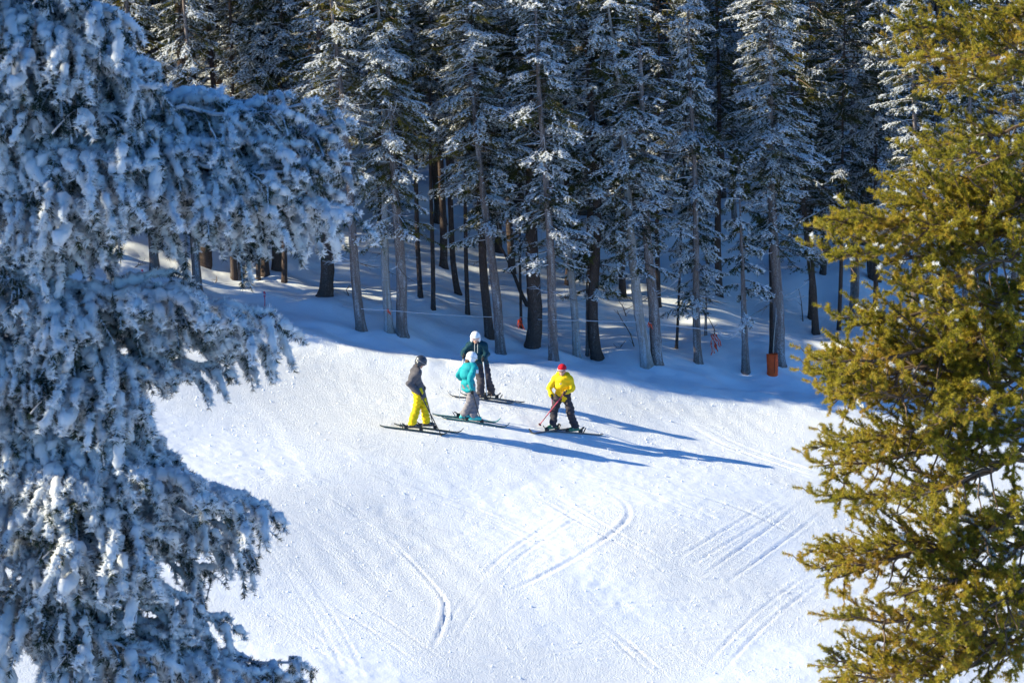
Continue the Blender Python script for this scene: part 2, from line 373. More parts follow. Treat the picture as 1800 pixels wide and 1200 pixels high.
def trunk_mesh(seed, H, bend, mat, hook=0.0):
    """unit-radius trunk (1 = radius at breast height), tapered, gently bent, flared at the foot"""
    rng = np.random.default_rng(seed); n = 46; sides = 14
    z = np.concatenate([[-0.5], np.linspace(0, 1, n - 1) ** 1.3 * H]); r = 1.0 - 0.93 * (np.clip(z, 0, H) / H) ** 1.15 + 0.32 * np.exp(-np.clip(z, 0, 9) / 0.30)
    ph = rng.random(4) * 6.28
    cx = bend * np.sin(z * 0.35 + ph[0]) * np.clip(z / 3, 0, 1) + hook * np.exp(-np.clip(z, 0, 99) / 0.7); cy = bend * np.sin(z * 0.28 + ph[1]) * np.clip(z / 3, 0, 1)
    a = np.arange(sides) * 2 * math.pi / sides
    lob = 1 + 0.06 * np.sin(3 * a[None] + ph[2] + z[:, None] * 0.4) + 0.035 * rng.normal(size=(n, sides)) + 0.10 * np.exp(-np.clip(z, 0, 9) / 0.35)[:, None] * np.sin(4 * a[None] + ph[3])
    V = np.stack([cx[:, None] + r[:, None] * lob * np.cos(a), cy[:, None] + r[:, None] * lob * np.sin(a), np.broadcast_to(z[:, None], (n, sides))], -1)
    i = np.arange(n - 1)[:, None] * sides; j = np.arange(sides)[None]; j2 = (j + 1) % sides
    Q = np.stack([i + j, i + j2, i + sides + j2, i + sides + j], -1).reshape(-1, 4)
    return new_mesh('trunk', V.reshape(-1, 3), None, Q, [mat], smooth=True)

CROWN = {
    'frosty': [crown_mesh(1, frost=0.85, Rm=1.0, dens=1.25, droop=0.8), crown_mesh(2, frost=0.75, Rm=1.15, dens=1.1, droop=0.95)],
    'mixed': [crown_mesh(3, frost=0.72, Rm=1.2, dens=1.1, droop=0.75), crown_mesh(4, frost=0.52, Rm=1.1, dens=1.1, droop=0.6)],
    'green': [crown_mesh(5, frost=0.12, Rm=1.5, dens=1.05, droop=0.6)],
    'sparse': [crown_mesh(6, frost=0.85, Rm=0.95, dens=0.65, droop=0.7)],
    'small': [crown_mesh(7, H=3.6, Rm=0.62, frost=0.8, dens=1.1, step=0.06)],
    'tiny': [crown_mesh(8, H=1.7, Rm=0.50, frost=0.75, dens=0.55, step=0.06)],
}
TRUNK = {}
for key in ('bark', 'sunlit_bark', 'dark_bark'):
    TRUNK[key] = [trunk_mesh(11, 24, 0.35, M[key]), trunk_mesh(12, 24, 0.7, M[key], -0.5), trunk_mesh(13, 24, 0.5, M[key], 0.8)]
TRUNK['small'] = [trunk_mesh(14, 5.0, 0.3, M['bark'])]
BARE = [bare_mesh(21, 1.6, 6.5, 34), bare_mesh(22, 1.2, 5.5, 22, 0.7), bare_mesh(23, 2.5, 8.0, 44, 1.0)]

def forest_tree(name, xy, diam, lean=(0, 0), crown='frosty', v=0, cbase=4.0, bark='bark', tv=0, bare=None, rz=None, cs=1.0, hs=1.0, label='', group=None, rng=random.Random(3)):
    x, y = xy
    rz = rng.random() * 6.28 if rz is None else rz
    t = empty(name, (x, y, float(terrain(x, y)) - 0.05))
    t.rotation_euler = (-lean[1], lean[0], 0)
    put(t, label, 'tree', group)
    r = diam / 2
    tm = TRUNK['small' if crown in ('small', 'tiny') else bark]
    obj('trunk', tm[tv % len(tm)], t, rot=(0, 0, rz), scale=(r, r, hs))
    if crown:
        cm = CROWN[crown]
        obj('crown', cm[v % len(cm)], t, (0, 0, cbase), (0, 0, rz), (cs, cs, cs if crown in ('small', 'tiny') else (24 * hs - cbase) / 10.8))
    if bare is not None:
        put(obj('dead_branches', BARE[bare % 3], t, rot=(0, 0, rz), scale=(0.9, 0.9, 1)), kind='stuff')
    return t

# front of the forest and the trunks one can tell apart behind it
# place, trunk diameter, lean (x), crown kind, variant, height of lowest bough, bark, trunk variant, dead branches, label
ROW = [
    ((-9.19, 72.48), 0.254, -0.077, 'frosty', 0, 1.9, 'bark', 0, 1, 1.00, 'spruce at the left end of the front row, its trunk half behind the rimed branch'),
    ((-8.03, 71.96), 0.209, -0.030, 'frosty', 1, 2.2, 'bark', 0, 0, 1.00, 'slim heavily rimed spruce with a bare lower trunk, second from the left'),
    ((-8.03, 74.28), 0.358, -0.100, 'mixed', 0, 6.0, 'dark_bark', 2, None, 1.00, 'thick dark trunk with a swollen foot just behind the slim rimed spruce on the left'),
    ((-8.23, 73.06), 0.134, -0.030, 'sparse', 0, 6.0, 'dark_bark', 0, None, 0.80, 'thin trunk tucked against the left side of the slim rimed spruce'),
    ((-7.30, 73.92), 0.179, 0.000, 'sparse', 0, 1.8, 'dark_bark', 0, 0, 0.90, 'dark trunk behind the little feathery rimed spruce'),
    ((-7.16, 73.93), 0.104, 0.010, 'tiny', 0, 0.3, 'bark', 0, None, 1.15, 'little feathery rimed spruce growing among the left-hand trunks'),
    ((-6.99, 74.56), 0.090, 0.000, 'mixed', 1, 5.0, 'dark_bark', 0, None, 0.80, 'very thin dark trunk right of the little feathery spruce'),
    ((-6.67, 73.90), 0.119, 0.010, 'mixed', 0, 3.5, 'dark_bark', 0, None, 0.90, 'thin dark trunk left of the close-set pair below the rimed branch'),
    ((-6.52, 74.24), 0.209, 0.000, 'green', 0, 3.5, 'dark_bark', 1, None, 1.00, 'left trunk of the close-set dark pair below the rimed branch'),
    ((-6.25, 74.60), 0.269, 0.000, 'mixed', 1, 4.0, 'dark_bark', 2, None, 1.00, 'broad right trunk of the close-set dark pair below the rimed branch'),
    ((-5.97, 73.77), 0.149, 0.000, 'mixed', 0, 3.5, 'dark_bark', 0, 1, 0.90, 'straight dark trunk just right of the close-set pair'),
    ((-4.75, 72.77), 0.358, -0.030, 'mixed', 1, 3.2, 'dark_bark', 2, 1, 1.10, 'curved dark trunk with a bent foot, half behind the tip of the rimed branch'),
    ((-5.54, 78.22), 0.134, 0.000, 'green', 0, 4.0, 'dark_bark', 0, None, 0.90, 'thin far trunk showing in the gap left of the curved dark trunk'),
    ((-3.79, 70.44), 0.254, -0.074, 'mixed', 0, 3.9, 'bark', 0, 0, 1.05, 'leaning spruce with a speckled trunk that runs up past the tip of the rimed branch'),
    ((-3.09, 70.59), 0.224, -0.025, 'frosty', 0, 3.6, 'sunlit_bark', 0, 1, 0.85, 'left one of the twin spruces, its trunk pale on the sunny side'),
    ((-2.78, 70.58), 0.284, -0.040, 'frosty', 1, 2.5, 'bark', 0, 0, 1.10, 'right one of the twin spruces, trunk thicker and greyer than its twin'),
    ((-2.40, 73.75), 0.134, -0.030, 'mixed', 0, 4.0, 'dark_bark', 0, None, 0.90, 'thin dark trunk first to the right of the twin spruces'),
    ((-2.05, 73.17), 0.119, -0.010, 'mixed', 1, 4.2, 'dark_bark', 0, None, 0.90, 'thin straight dark trunk second to the right of the twin spruces'),
    ((-1.46, 74.85), 0.164, -0.080, 'green', 0, 3.8, 'dark_bark', 1, None, 1.00, 'small dark trunk with a curved foot behind the front row'),
    ((-1.16, 73.20), 0.119, -0.010, 'mixed', 0, 3.5, 'dark_bark', 0, None, 0.90, 'thin black trunk between the curved-foot trunk and the speckled pair'),
    ((-0.57, 72.01), 0.239, -0.060, 'mixed', 1, 2.6, 'dark_bark', 0, 1, 1.00, 'dark trunk standing close behind a lighter leaning trunk, above the white-helmeted skiers'),
    ((-0.29, 71.17), 0.254, -0.100, 'mixed', 0, 3.0, 'bark', 0, 2, 1.15, 'lighter leaning trunk nearest the piste, above and right of the white helmets'),
    ((0.24, 73.96), 0.075, -0.010, 'sparse', 0, 3.5, 'dark_bark', 0, None, 0.70, 'thin black stem with the pink tag tied low on it'),
    ((0.62, 72.18), 0.388, -0.030, 'green', 0, 2.6, 'dark_bark', 2, 1, 1.20, 'thickest trunk of the middle, dark with a flared foot'),
    ((1.06, 70.53), 0.254, -0.050, 'frosty', 0, 2.5, 'bark', 0, 0, 1.15, 'speckled straight trunk next to the thickest one, crown white with rime'),
    ((1.68, 72.08), 0.209, -0.085, 'sparse', 0, 6.5, 'sunlit_bark', 0, 2, 0.85, 'pale bare leaning trunk with stubs of dead twigs, running far up before its branches'),
    ((1.95, 72.50), 0.090, -0.010, 'tiny', 0, 1.6, 'bark', 0, None, 0.80, 'slender little rimed stem between the pale leaning trunk and the bulging one'),
    ((2.16, 72.35), 0.299, -0.020, 'mixed', 1, 1.7, 'dark_bark', 1, 1, 1.20, 'dark trunk with a bulging, crooked lower part'),
    ((3.47, 71.95), 0.284, -0.115, 'frosty', 1, 2.6, 'sunlit_bark', 0, 2, 1.10, 'pale trunk leaning strongly left and crossing in front of a darker one'),
    ((3.73, 72.13), 0.299, -0.070, 'sparse', 0, 3.2, 'bark', 0, 0, 1.30, 'tall darker trunk crossed by the pale leaning one, rising to the top of the picture'),
    ((4.07, 78.06), 0.149, -0.010, 'green', 0, 3.0, 'dark_bark', 0, None, 1.00, 'dark trunk farther back right above the crossing pair'),
    ((4.37, 74.36), 0.075, 0.030, 'sparse', 0, 2.0, 'dark_bark', 0, None, 0.60, 'thin black stem right of the crossing pair'),
    ((4.86, 73.08), 0.209, -0.035, 'frosty', 0, 1.5, 'bark', 0, 0, 0.95, 'slim rimed spruce left of the hanging orange rope'),
    ((5.22, 75.59), 0.075, 0.000, 'tiny', 0, 0.9, 'dark_bark', 0, None, 0.70, 'thin dark sapling just behind the slim rimed spruce'),
    ((6.14, 73.45), 0.194, -0.045, 'small', 0, 1.6, 'bark', 0, None, 1.15, 'small rimed spruce with a crooked foot, between the orange rope and the orange sleeve'),
    ((7.08, 74.10), 0.313, -0.050, 'frosty', 1, 3.0, 'bark', 0, 0, 1.25, 'thick grey trunk behind the orange sleeve, rime-white crown above'),
    ((6.92, 74.52), 0.149, -0.020, 'mixed', 0, 3.2, 'dark_bark', 0, None, 1.00, 'thinner trunk pressed against the left side of the thick grey one'),
    ((8.50, 78.41), 0.209, -0.110, 'green', 0, 2.0, 'dark_bark', 0, 1, 1.00, 'dark leaning trunk behind, right of the thick grey trunk'),
    ((8.50, 79.80), 0.164, -0.020, 'mixed', 1, 3.0, 'dark_bark', 0, None, 0.90, 'dark trunk just left of the dark leaning one'),
    ((9.18, 78.70), 0.119, 0.000, 'green', 0, 2.5, 'dark_bark', 0, None, 1.00, 'thin dark trunk showing through the tips of the yellow-green tree'),
    ((10.22, 79.01), 0.149, -0.010, 'mixed', 0, 3.0, 'dark_bark', 0, 1, 1.10, 'straight trunk seen through the upper gap of the yellow-green tree'),
    ((11.09, 76.79), 0.239, -0.030, 'mixed', 1, 2.4, 'bark', 0, 1, 1.10, 'speckled trunk in the second gap of the yellow-green tree'),
    ((12.51, 76.81), 0.269, -0.020, 'frosty', 0, 2.4, 'bark', 0, 1, 1.10, 'trunk mostly hidden by the yellow-green tree near the right edge'),
    ((14.02, 78.32), 0.269, -0.020, 'mixed', 0, 2.4, 'bark', 0, 0, 1.10, 'trunk behind the yellow-green tree at the right edge'),
    ((0.46, 75.81), 0.119, -0.420, None, 0, 0.0, 'dark_bark', 0, None, 1.00, 'bare dead stem leaning against the thickest middle trunk'),
    ((-11.93, 70.24), 0.269, -0.030, 'frosty', 1, 2.0, 'bark', 0, 1, 1.10, 'spruce of the front row behind the rimed tree, near the left edge'),
    ((-10.89, 72.86), 0.239, -0.050, 'mixed', 0, 2.3, 'bark', 0, 0, 1.00, 'spruce of the front row mostly hidden by the rimed tree'),
    ((5.92, 80.14), 0.209, -0.020, 'green', 0, 2.4, 'dark_bark', 0, 1, 1.30, 'broad dark green spruce behind the orange rope hank'),
    ((3.12, 79.09), 0.209, -0.020, 'green', 0, 2.0, 'dark_bark', 0, None, 1.40, 'broad dark green spruce behind the crossing pair'),
    ((1.60, 78.91), 0.209, -0.020, 'mixed', 0, 2.2, 'dark_bark', 0, 1, 1.30, 'broad spruce behind the pale bare leaning trunk'),
    ((0.00, 78.94), 0.209, -0.020, 'green', 0, 2.4, 'dark_bark', 0, None, 1.30, 'broad dark green spruce behind the leaning dead stem'),
    ((-1.89, 77.99), 0.209, -0.020, 'mixed', 0, 3.0, 'dark_bark', 0, None, 1.20, 'broad spruce behind the two thin trunks right of the twins'),
]
for (xy, dm, lx, ck, v, cb, bk, tv, br, cs, lab) in ROW:
    nm = {'small': 'small_spruce', 'tiny': 'young_spruce'}.get(ck, 'spruce_tree')
    if ck is None: nm = 'dead_tree'
    forest_tree(nm, xy, dm, (lx, 0), ck, v, cb, bk, tv, br, cs=cs * 1.05, label=lab, hs=0.12 if ck is None else (0.7 if ck == 'tiny' else (1.0 if ck == 'small' else 0.43 + 0.02 * (tv + v))))

rng = random.Random(11)
placed = [r[0] for r in ROW]
def scatter(n, fn, gap, **kw):
    k = tries = 0; first = ck = None
    while k < n and tries < 6000:
        tries += 1
        x, y = fn()
        if any((x - a) ** 2 + (y - b) ** 2 < gap ** 2 for a, b in placed): continue
        placed.append((x, y)); k += 1
        ck = rng.choice(kw.get('kinds', ['mixed', 'green', 'green', 'green']))
        forest_tree('spruce_tree', (x, y), rng.uniform(0.18, 0.38), (rng.uniform(-0.05, 0.02), rng.uniform(-0.03, 0.03)), ck, rng.randrange(2), (rng.uniform(*kw['cb']) if 'cb' in kw else max(0.4, rng.uniform(2.6, 4.2) - max(0, y - 86) * 0.16)),
                    rng.choice(['dark_bark', 'dark_bark', 'bark']), rng.randrange(3), rng.choice([0, 1, None]), hs=rng.uniform(*kw.get('hs', (0.5, 0.72))) * (1.75 if x < -12 and y > edge_y(x) + 6 and kw.get('hs') and kw['hs'][0] > 0.3 else 1), cs=rng.uniform(1.0, 1.5), label={'green': 'green ', 'frosty': 'rimed ', 'mixed': 'half-rimed '}[ck] + kw['label'], group=kw['group'])
def behind():
    y = rng.uniform(79, 132); x = rng.uniform(-0.215, 0.215) * y
    return (x, y) if y > edge_y(x) + 9 else (x, y + 12)
scatter(165, behind, 1.15, label='spruce deep in the shade of the forest behind the front row', group='trees deep in the forest')
def behind_left():
    y = rng.uniform(80, 128); return rng.uniform(-0.23, -0.05) * y, y
scatter(32, behind_left, 1.1, label='spruce deep in the shade of the forest behind the front row', group='trees deep in the forest')
def leftward():
    x = rng.uniform(-66, -13); e = rng.random() ** 1.2 * 18 + 0.9
    return x, float(edge_y(x)) + e
scatter(70, leftward, 1.5, label='tall spruce of the forest edge beyond the left side', group='trees of the forest edge further left', kinds=['mixed', 'green', 'frosty'], cb=(0.6, 2.5), hs=(0.33, 0.46))
def young():  # low trees added out of view to shade the piste edge
    x = rng.uniform(-36, -13.6); return x, 68.5 - 0.07 * (-14 - x) + rng.random() ** 1.4 * 3.2
scatter(40, young, 0.9, label='little spruce added out of view beyond the left side to shade the piste edge', group='young trees added further left for their shadow', kinds=['mixed', 'frosty'], cb=(0.2, 0.6), hs=(0.25, 0.36))
# ------------------------------------------------------------------ the two trees close to the camera
def bough_gold(seed, L=1.3, rime=-0.05):
    """spruce bough with upright brush-like shoots, along +X"""
    rng = np.random.default_rng(seed); mb = MB(); k = 14; t = np.linspace(0, 1, k)
    pts = np.stack([L * t, 0.05 * rng.normal() * np.sin(t * 3), -0.16 * L * np.sin(t * math.pi) * 0.6 + 0.02 * rng.normal(size=k)], 1)
    V, _, Q = tube(pts, np.linspace(0.017, 0.004, k), 6); mb.add(V, None, Q, 1)
    SP, SD, SL = [], [], []
    for side in (-1, 1):
        s = 0.12
        while s < 1.0:
            s += 0.055 * rng.uniform(0.6, 1.5)
            if s > 1: break
            b = np.array([np.interp(s, t, pts[:, c]) for c in range(3)])
            l = L * (0.34 * (1 - s) ** 0.7 + 0.10) * rng.uniform(0.55, 1.2)
            if s < 0.3 and rng.random() < 0.5: l *= 0.5
            d = unit(np.array([rng.uniform(0.35, 1.0), side * rng.uniform(0.5, 1.0), rng.uniform(-0.5, 0.75)])); kk = 7; q = np.linspace(0, 1, kk)
            p2 = b + d * (l * q)[:, None] + np.array([0, 0, 1.0]) * (rng.uniform(-0.05, 0.22) * l * q ** 2)[:, None] + rng.normal(size=(kk, 3)) * 0.006
            V, _, Q = tube(p2, np.linspace(0.006, 0.0025, kk), 4); mb.add(V, None, Q, 1)
            m = max(2, int(l / 0.036)); u = np.linspace(0.12, 1, m) + rng.normal(size=m) * 0.01
            if rng.random() < 0.10: continue                                     # a bare twig
            for ui in u:
                c = np.array([np.interp(ui, q, p2[:, c]) for c in range(3)])
                for rep in range(2 if ui < 0.97 else 1):
                    dd = unit(d * rng.uniform(0.5, 1.1) + unit(rng.normal(size=3)) * 0.75 + np.array([0, 0, 0.55])) if ui < 0.97 else d
                    SP.append(c); SD.append(dd); SL.append(rng.uniform(0.035, 0.07))
    SP.append(pts[-1]); SD.append(np.array([1.0, 0, 0.2])); SL.append(0.08)
    SP, SD, SL = np.array(SP), unit(np.array(SD)), np.array(SL)
    for q in range(0, len(SP), 1):
        pass
    V, T = needles(rng, SP, SD, SL, 90, 0.0180, 0.0036, 0.95); mb.add(V, T, None, 0)
    # shoot cores, so that a shoot is not only needles
    V, T = needles(rng, SP, SD, SL * 0.2, 2, 0.05, 0.005, 0.12); mb.add(V, T, None, 1)
    # rime left on some shoots
    f = (np.sin(SP @ np.array([9.0, 7.0, 11.0]) + seed) * 0.5 + 0.5 + 0.25 * rng.normal(size=len(SP))) > 1.12 - rime * 1.1
    V, T = needles(rng, SP[f] + np.array([0, 0, 0.008]), SD[f], SL[f] * 1.1, 60, 0.018, 0.007, 0.8, (0, 0, 0.3)); mb.add(V, T, None, 2)
    return mb.mesh('branch', [M['gold_needle'], M['twig'], M['rime']])

def bough_rime(seed, L=1.3, green=0.35, hang=0.5):
    """spruce bough laden with rime, its side twigs hanging down like fingers"""
    rng = np.random.default_rng(seed); mb = MB(); k = 14; t = np.linspace(0, 1, k)
    pts = np.stack([L * t, 0.05 * rng.normal() * np.sin(t * 3), -0.06 * t ** 2 + 0.015 * rng.normal(size=k)], 1)
    V, _, Q = tube(pts, np.linspace(0.02, 0.006, k), 6); mb.add(V, None, Q, 1)
    SP, SD, SL = [], [], []; tw = []; RP, RD = [], []
    tw.append((pts[4:], 0.024))
    for side in (-1, 1):
        s = 0.08
        while s < 1.0:
            s += 0.066 * rng.uniform(0.5, 1.6)
            if s > 1: break
            b = np.array([np.interp(s, t, pts[:, c]) for c in range(3)])
            l = (0.27 * (1 - s) ** 0.6 + 0.11) * rng.uniform(0.5, 1.25)
            d = unit(np.array([rng.uniform(0.45, 1.0) - hang * 0.35, side * rng.uniform(0.3, 1.0), rng.uniform(-0.3, 0.3)])); kk = 9; q = np.linspace(0, 1, kk)
            fall = rng.uniform(0.25, 0.8) * (0.4 + 1.2 * hang)
            p2 = b + d * (l * q)[:, None] - np.array([0, 0, 1.0]) * (fall * l * q ** 1.8)[:, None] + rng.normal(size=(kk, 3)) * 0.004
            tw.append((p2, 0.0195 * rng.uniform(0.6, 1.3)))
            for _ in range(int(l / 0.052)):
                ui = rng.uniform(0.1, 0.95); c = np.array([np.interp(ui, q, p2[:, c]) for c in range(3)])
                dl = unit(np.interp(ui, q, q) * 0 + d + rng.normal(size=3) * 0.5); l2 = rng.uniform(0.05, 0.13); k3 = 6; w = np.linspace(0, 1, k3)
                p3 = c + dl * (l2 * w)[:, None] - np.array([0, 0, 1.0]) * (rng.uniform(0.5, 1.2) * l2 * w ** 1.6)[:, None]
                tw.append((p3, 0.0155 * rng.uniform(0.6, 1.6)))
    for p, r in tw:
        n = len(p); ln = np.linalg.norm(np.diff(p, axis=0), axis=1).sum()
        V, _, Q = tube(p, 0.004, 3); mb.add(V, None, Q, 1)
        m = max(2, int(ln / 0.02)); u = rng.random(m) * (n - 1.001); i = u.astype(int)
        base = p[i] + (p[i + 1] - p[i]) * (u - i)[:, None]; dd = unit(p[i + 1] - p[i])
        SP.append(base); SD.append(dd); SL.append(np.full(m, 0.03))
        if rng.random() < green * 0.8: continue
        # lumpy rime along the windward side of the twig
        u = np.linspace(0.0, 1, max(4, int(ln / 0.016))); c = np.stack([np.interp(u * (n - 1), np.arange(n), p[:, a]) for a in range(3)], 1)
        rr = 0.80 * r * (0.75 + 0.45 * np.sin(np.pi * np.clip(u * 1.05, 0, 1)) ** 0.6) * (1 + 0.30 * rng.normal(size=len(u))); rr[0] *= 0.5; rr[-1] *= 0.45
        c = c + np.array([0.0, 0, 0.4]) * r + rng.normal(size=c.shape) * 0.0035
        V, T, Q = tube(c, np.clip(rr, 0.003, 1), 7, True); V = V + rng.normal(size=V.shape) * r * 0.16; mb.add(V, T, Q, 2); RP.append(c); RD.append(unit(np.gradient(c, axis=0)))
    SP, SD, SL = np.concatenate(SP), np.concatenate(SD), np.concatenate(SL)
    V, T = needles(rng, SP, SD, SL, 15, 0.028, 0.0042, 0.95, (0, 0, -0.15)); mb.add(V, T, None, 0)
    RP, RD = np.concatenate(RP), np.concatenate(RD)
    V, T = needles(rng, RP, RD, np.full(len(RP), 0.016), 26, 0.0275, 0.0072, 1.1, (0.1, 0, 0.1)); mb.add(V, T, None, 2)
    return mb.mesh('branch', [M['shade_needle'], M['frosted_twig'], M['rime']], (2,))

def near_tree(name, label, x, y, diam, bough_meshes, aims, rng, bark, az_range, n_fill, zfill, reach, snowy=None, zmin=9, inner=None):
    z0 = float(terrain(x, y)); t = empty(name, (x, y, z0)); put(t, label, 'tree')
    H = -z0 + 3.0
    tr = trunk_mesh(31, H, 0.25, M[bark]); obj('trunk', tr, t, scale=(diam / 2, diam / 2, 1))
    lens = sorted(bough_meshes)
    def bough(root_z, tip, roll=0.0, fill=False):
        a = Vector((0, 0, root_z - z0)); b = Vector(tip) - Vector((x, y, z0)); d = b - a
        yaw = math.atan2(d.y, d.x); pitch = -math.asin(max(-1, min(1, d.z / d.length)))
        k = min(lens, key=lambda v: abs(v - d.length)); obj('branch', rng.choice(snowy) if snowy and tip[2] > zmin and tip[0] > 2.25 and rng.random() < 0.6 else rng.choice(inner if inner and fill else bough_meshes[k]), t, a, (roll, pitch - (0.06 / k if k != 1.3 else 0), yaw), d.length / k * 0.95)
    for (tx, ty, tz), up in aims: bough(tz + up, (tx, ty, tz), rng.uniform(-0.3, 0.3))
    for _ in range(n_fill):
        az = rng.uniform(*az_range); l = reach * rng.uniform(0.55, 1.0); zr = rng.uniform(*zfill)
        bough(zr, (x + math.cos(az) * l, y + math.sin(az) * l, zr - l * rng.uniform(0.15, 0.5)), rng.uniform(-0.3, 0.3), True)
    return t

rng2 = random.Random(4)
GOLD = {1.3: [bough_gold(s) for s in (41, 42, 43, 44)]}
RIME = {l: [bough_rime(int(s + l * 10), l, g, h) for s, g, h in v] for l, v in ((0.8, ((51, 0.3, 0.5), (52, 0.7, 0.4))), (1.25, ((53, 0.35, 0.4), (54, 0.75, 0.35))), (1.75, ((55, 0.3, 0.75), (56, 0.6, 0.7))))}
near_tree('spruce_tree', 'sunlit yellow-green spruce close to the camera along the right side, nearly free of rime', 3.10, 15.2, 0.26, GOLD, [
    ((1.98, 14.90, -0.98), 0.22),
    ((2.18, 15.40, -1.31), 0.31),
    ((1.96, 14.60, -1.12), 0.26),
    ((2.06, 15.00, -1.61), 0.33),
    ((2.21, 15.30, -1.85), 0.34),
    ((1.96, 15.00, -1.88), 0.17),
    ((1.88, 15.30, -2.07), 0.15),
    ((1.63, 15.10, -2.03), 0.40),
    ((1.63, 14.70, -2.14), 0.23),
    ((1.74, 14.90, -1.96), 0.22),
    ((1.98, 14.70, -2.05), 0.45),
    ((1.70, 14.90, -2.50), 0.29),
    ((2.08, 14.50, -2.26), 0.40),
    ((1.59, 14.80, -2.78), 0.29),
    ((1.66, 15.30, -2.78), 0.34),
    ((1.77, 14.60, -2.85), 0.20),
    ((1.65, 15.10, -2.94), 0.34),
    ((1.61, 15.00, -3.33), 0.41),
    ((1.61, 14.70, -3.42), 0.31),
    ((1.66, 15.40, -3.32), 0.37),
    ((1.69, 14.80, -3.13), 0.35),
    ((1.60, 15.10, -3.81), 0.17),
    ((1.57, 14.70, -3.82), 0.38),
    ((1.85, 14.80, -3.75), 0.33),
    ((1.70, 14.70, -4.10), 0.24),
    ((1.87, 14.90, -4.25), 0.16),
    ((1.69, 15.20, -4.50), 0.41),
    ((1.67, 14.70, -4.45), 0.29),
    ((1.97, 15.10, -4.54), 0.37),
    ((2.00, 14.50, -3.95), 0.41),
    ((2.14, 15.50, -4.53), 0.36),
    ((2.03, 14.40, -3.38), 0.43),
    ((2.22, 15.20, -3.89), 0.27),
    ((2.20, 14.70, -2.65), 0.39),
    ((2.19, 14.40, -1.60), 0.28),
    ((2.14, 14.40, -2.96), 0.43),
    ((2.14, 15.20, -1.02), 0.41),
    ((2.22, 14.50, -1.09), 0.18),
    ((2.20, 14.60, -1.98), 0.19),
    ((2.18, 14.40, -2.42), 0.22),
    ((2.17, 14.40, -4.11), 0.44),
    ((1.58, 14.80, -2.78), 0.28),
    ((1.59, 14.60, -2.69), 0.34),
], rng2, 'bark', (0, 2 * math.pi), 34, (-9.0, 1.2), 0.80, [bough_gold(47, rime=0.55), bough_gold(48, rime=0.4)], -1.7)
near_tree('spruce_tree', 'spruce close to the camera along the left side, hanging twigs thick with blue-white rime', -2.35, 12.0, 0.24, RIME, [
    ((-1.63, 12.30, -0.85), 0.21),
    ((-1.61, 11.80, -0.74), 0.29),
    ((-1.52, 12.10, -0.96), 0.24),
    ((-1.45, 12.30, -1.14), 0.30),
    ((-1.42, 11.70, -1.04), 0.31),
    ((-1.39, 12.00, -1.31), 0.17),
    ((-1.52, 11.60, -1.34), 0.15),
    ((-1.68, 11.70, -0.90), 0.36),
    ((-1.74, 12.40, -1.23), 0.21),
    ((-1.79, 12.00, -0.73), 0.21),
    ((-1.47, 11.80, -1.24), 0.40),
    ((-0.56, 12.20, -1.24), 0.02),
    ((-0.66, 12.50, -1.22), 0.09),
    ((-0.57, 12.00, -1.36), 0.03),
    ((-0.54, 12.30, -1.49), 0.25),
    ((-0.69, 12.00, -1.12), -0.03),
    ((-0.78, 11.90, -1.27), 0.05),
    ((-0.86, 12.30, -1.12), 0.10),
    ((-0.99, 12.10, -1.13), 0.03),
    ((-1.14, 12.40, -1.18), 0.07),
    ((-0.73, 11.80, -1.41), 0.25),
    ((-0.94, 12.10, -1.39), 0.13),
    ((-0.73, 12.20, -1.60), 0.27),
    ((-0.56, 11.90, -1.57), 0.24),
    ((-0.91, 12.30, -1.64), 0.18),
    ((-1.05, 11.90, -1.44), 0.13),
    ((-1.03, 12.20, -1.63), 0.29),
    ((-1.18, 12.00, -1.33), 0.03),
    ((-1.33, 12.30, -1.29), 0.07),
    ((-1.27, 12.40, -1.53), 0.30),
    ((-1.97, 11.70, -1.11), 0.33),
    ((-1.87, 11.80, -1.36), 0.38),
    ((-1.89, 11.60, -1.57), 0.25),
    ((-1.86, 11.80, -1.73), 0.35),
    ((-1.00, 12.10, -2.06), 0.07),
    ((-1.01, 11.80, -1.97), 0.15),
    ((-1.12, 12.30, -2.16), 0.14),
    ((-1.21, 12.20, -1.99), 0.02),
    ((-1.30, 11.90, -1.91), 0.02),
    ((-1.26, 12.00, -2.23), 0.03),
    ((-1.50, 11.80, -2.26), 0.39),
    ((-1.18, 12.40, -2.07), 0.07),
    ((-1.62, 11.70, -2.38), 0.31),
    ((-1.03, 12.10, -2.95), 0.23),
    ((-1.04, 11.80, -2.80), 0.28),
    ((-1.16, 12.30, -2.87), 0.25),
    ((-1.44, 12.00, -2.67), 0.24),
    ((-1.22, 12.20, -3.05), 0.30),
    ((-1.53, 12.20, -2.59), 0.30),
    ((-1.58, 11.80, -2.67), 0.38),
    ((-1.33, 12.00, -2.92), 0.32),
    ((-1.47, 11.70, -2.92), 0.38),
    ((-1.25, 12.10, -3.18), 0.36),
    ((-1.31, 12.30, -3.12), 0.40),
    ((-1.38, 11.90, -3.23), 0.32),
    ((-1.24, 12.00, -3.35), 0.19),
    ((-1.57, 11.70, -3.07), 0.37),
    ((-0.80, 12.10, -3.63), 0.39),
    ((-0.94, 12.30, -3.72), 0.38),
    ((-1.06, 11.90, -3.58), 0.29),
    ((-1.23, 12.20, -3.62), 0.33),
    ((-1.31, 11.80, -3.43), 0.20),
    ((-1.50, 11.70, -3.47), 0.36),
    ((-1.81, 11.80, -2.60), 0.29),
    ((-1.79, 11.70, -3.22), 0.22),
    ((-1.95, 11.70, -2.20), 0.17),
    ((-1.80, 11.70, -2.00), 0.36),
], rng2, 'dark_bark', (0, 2 * math.pi), 40, (-8.0, 1.5), 0.60, inner=[bough_rime(61, 0.8, 1.22, 0.45), bough_rime(62, 0.8, 1.15, 0.4)])
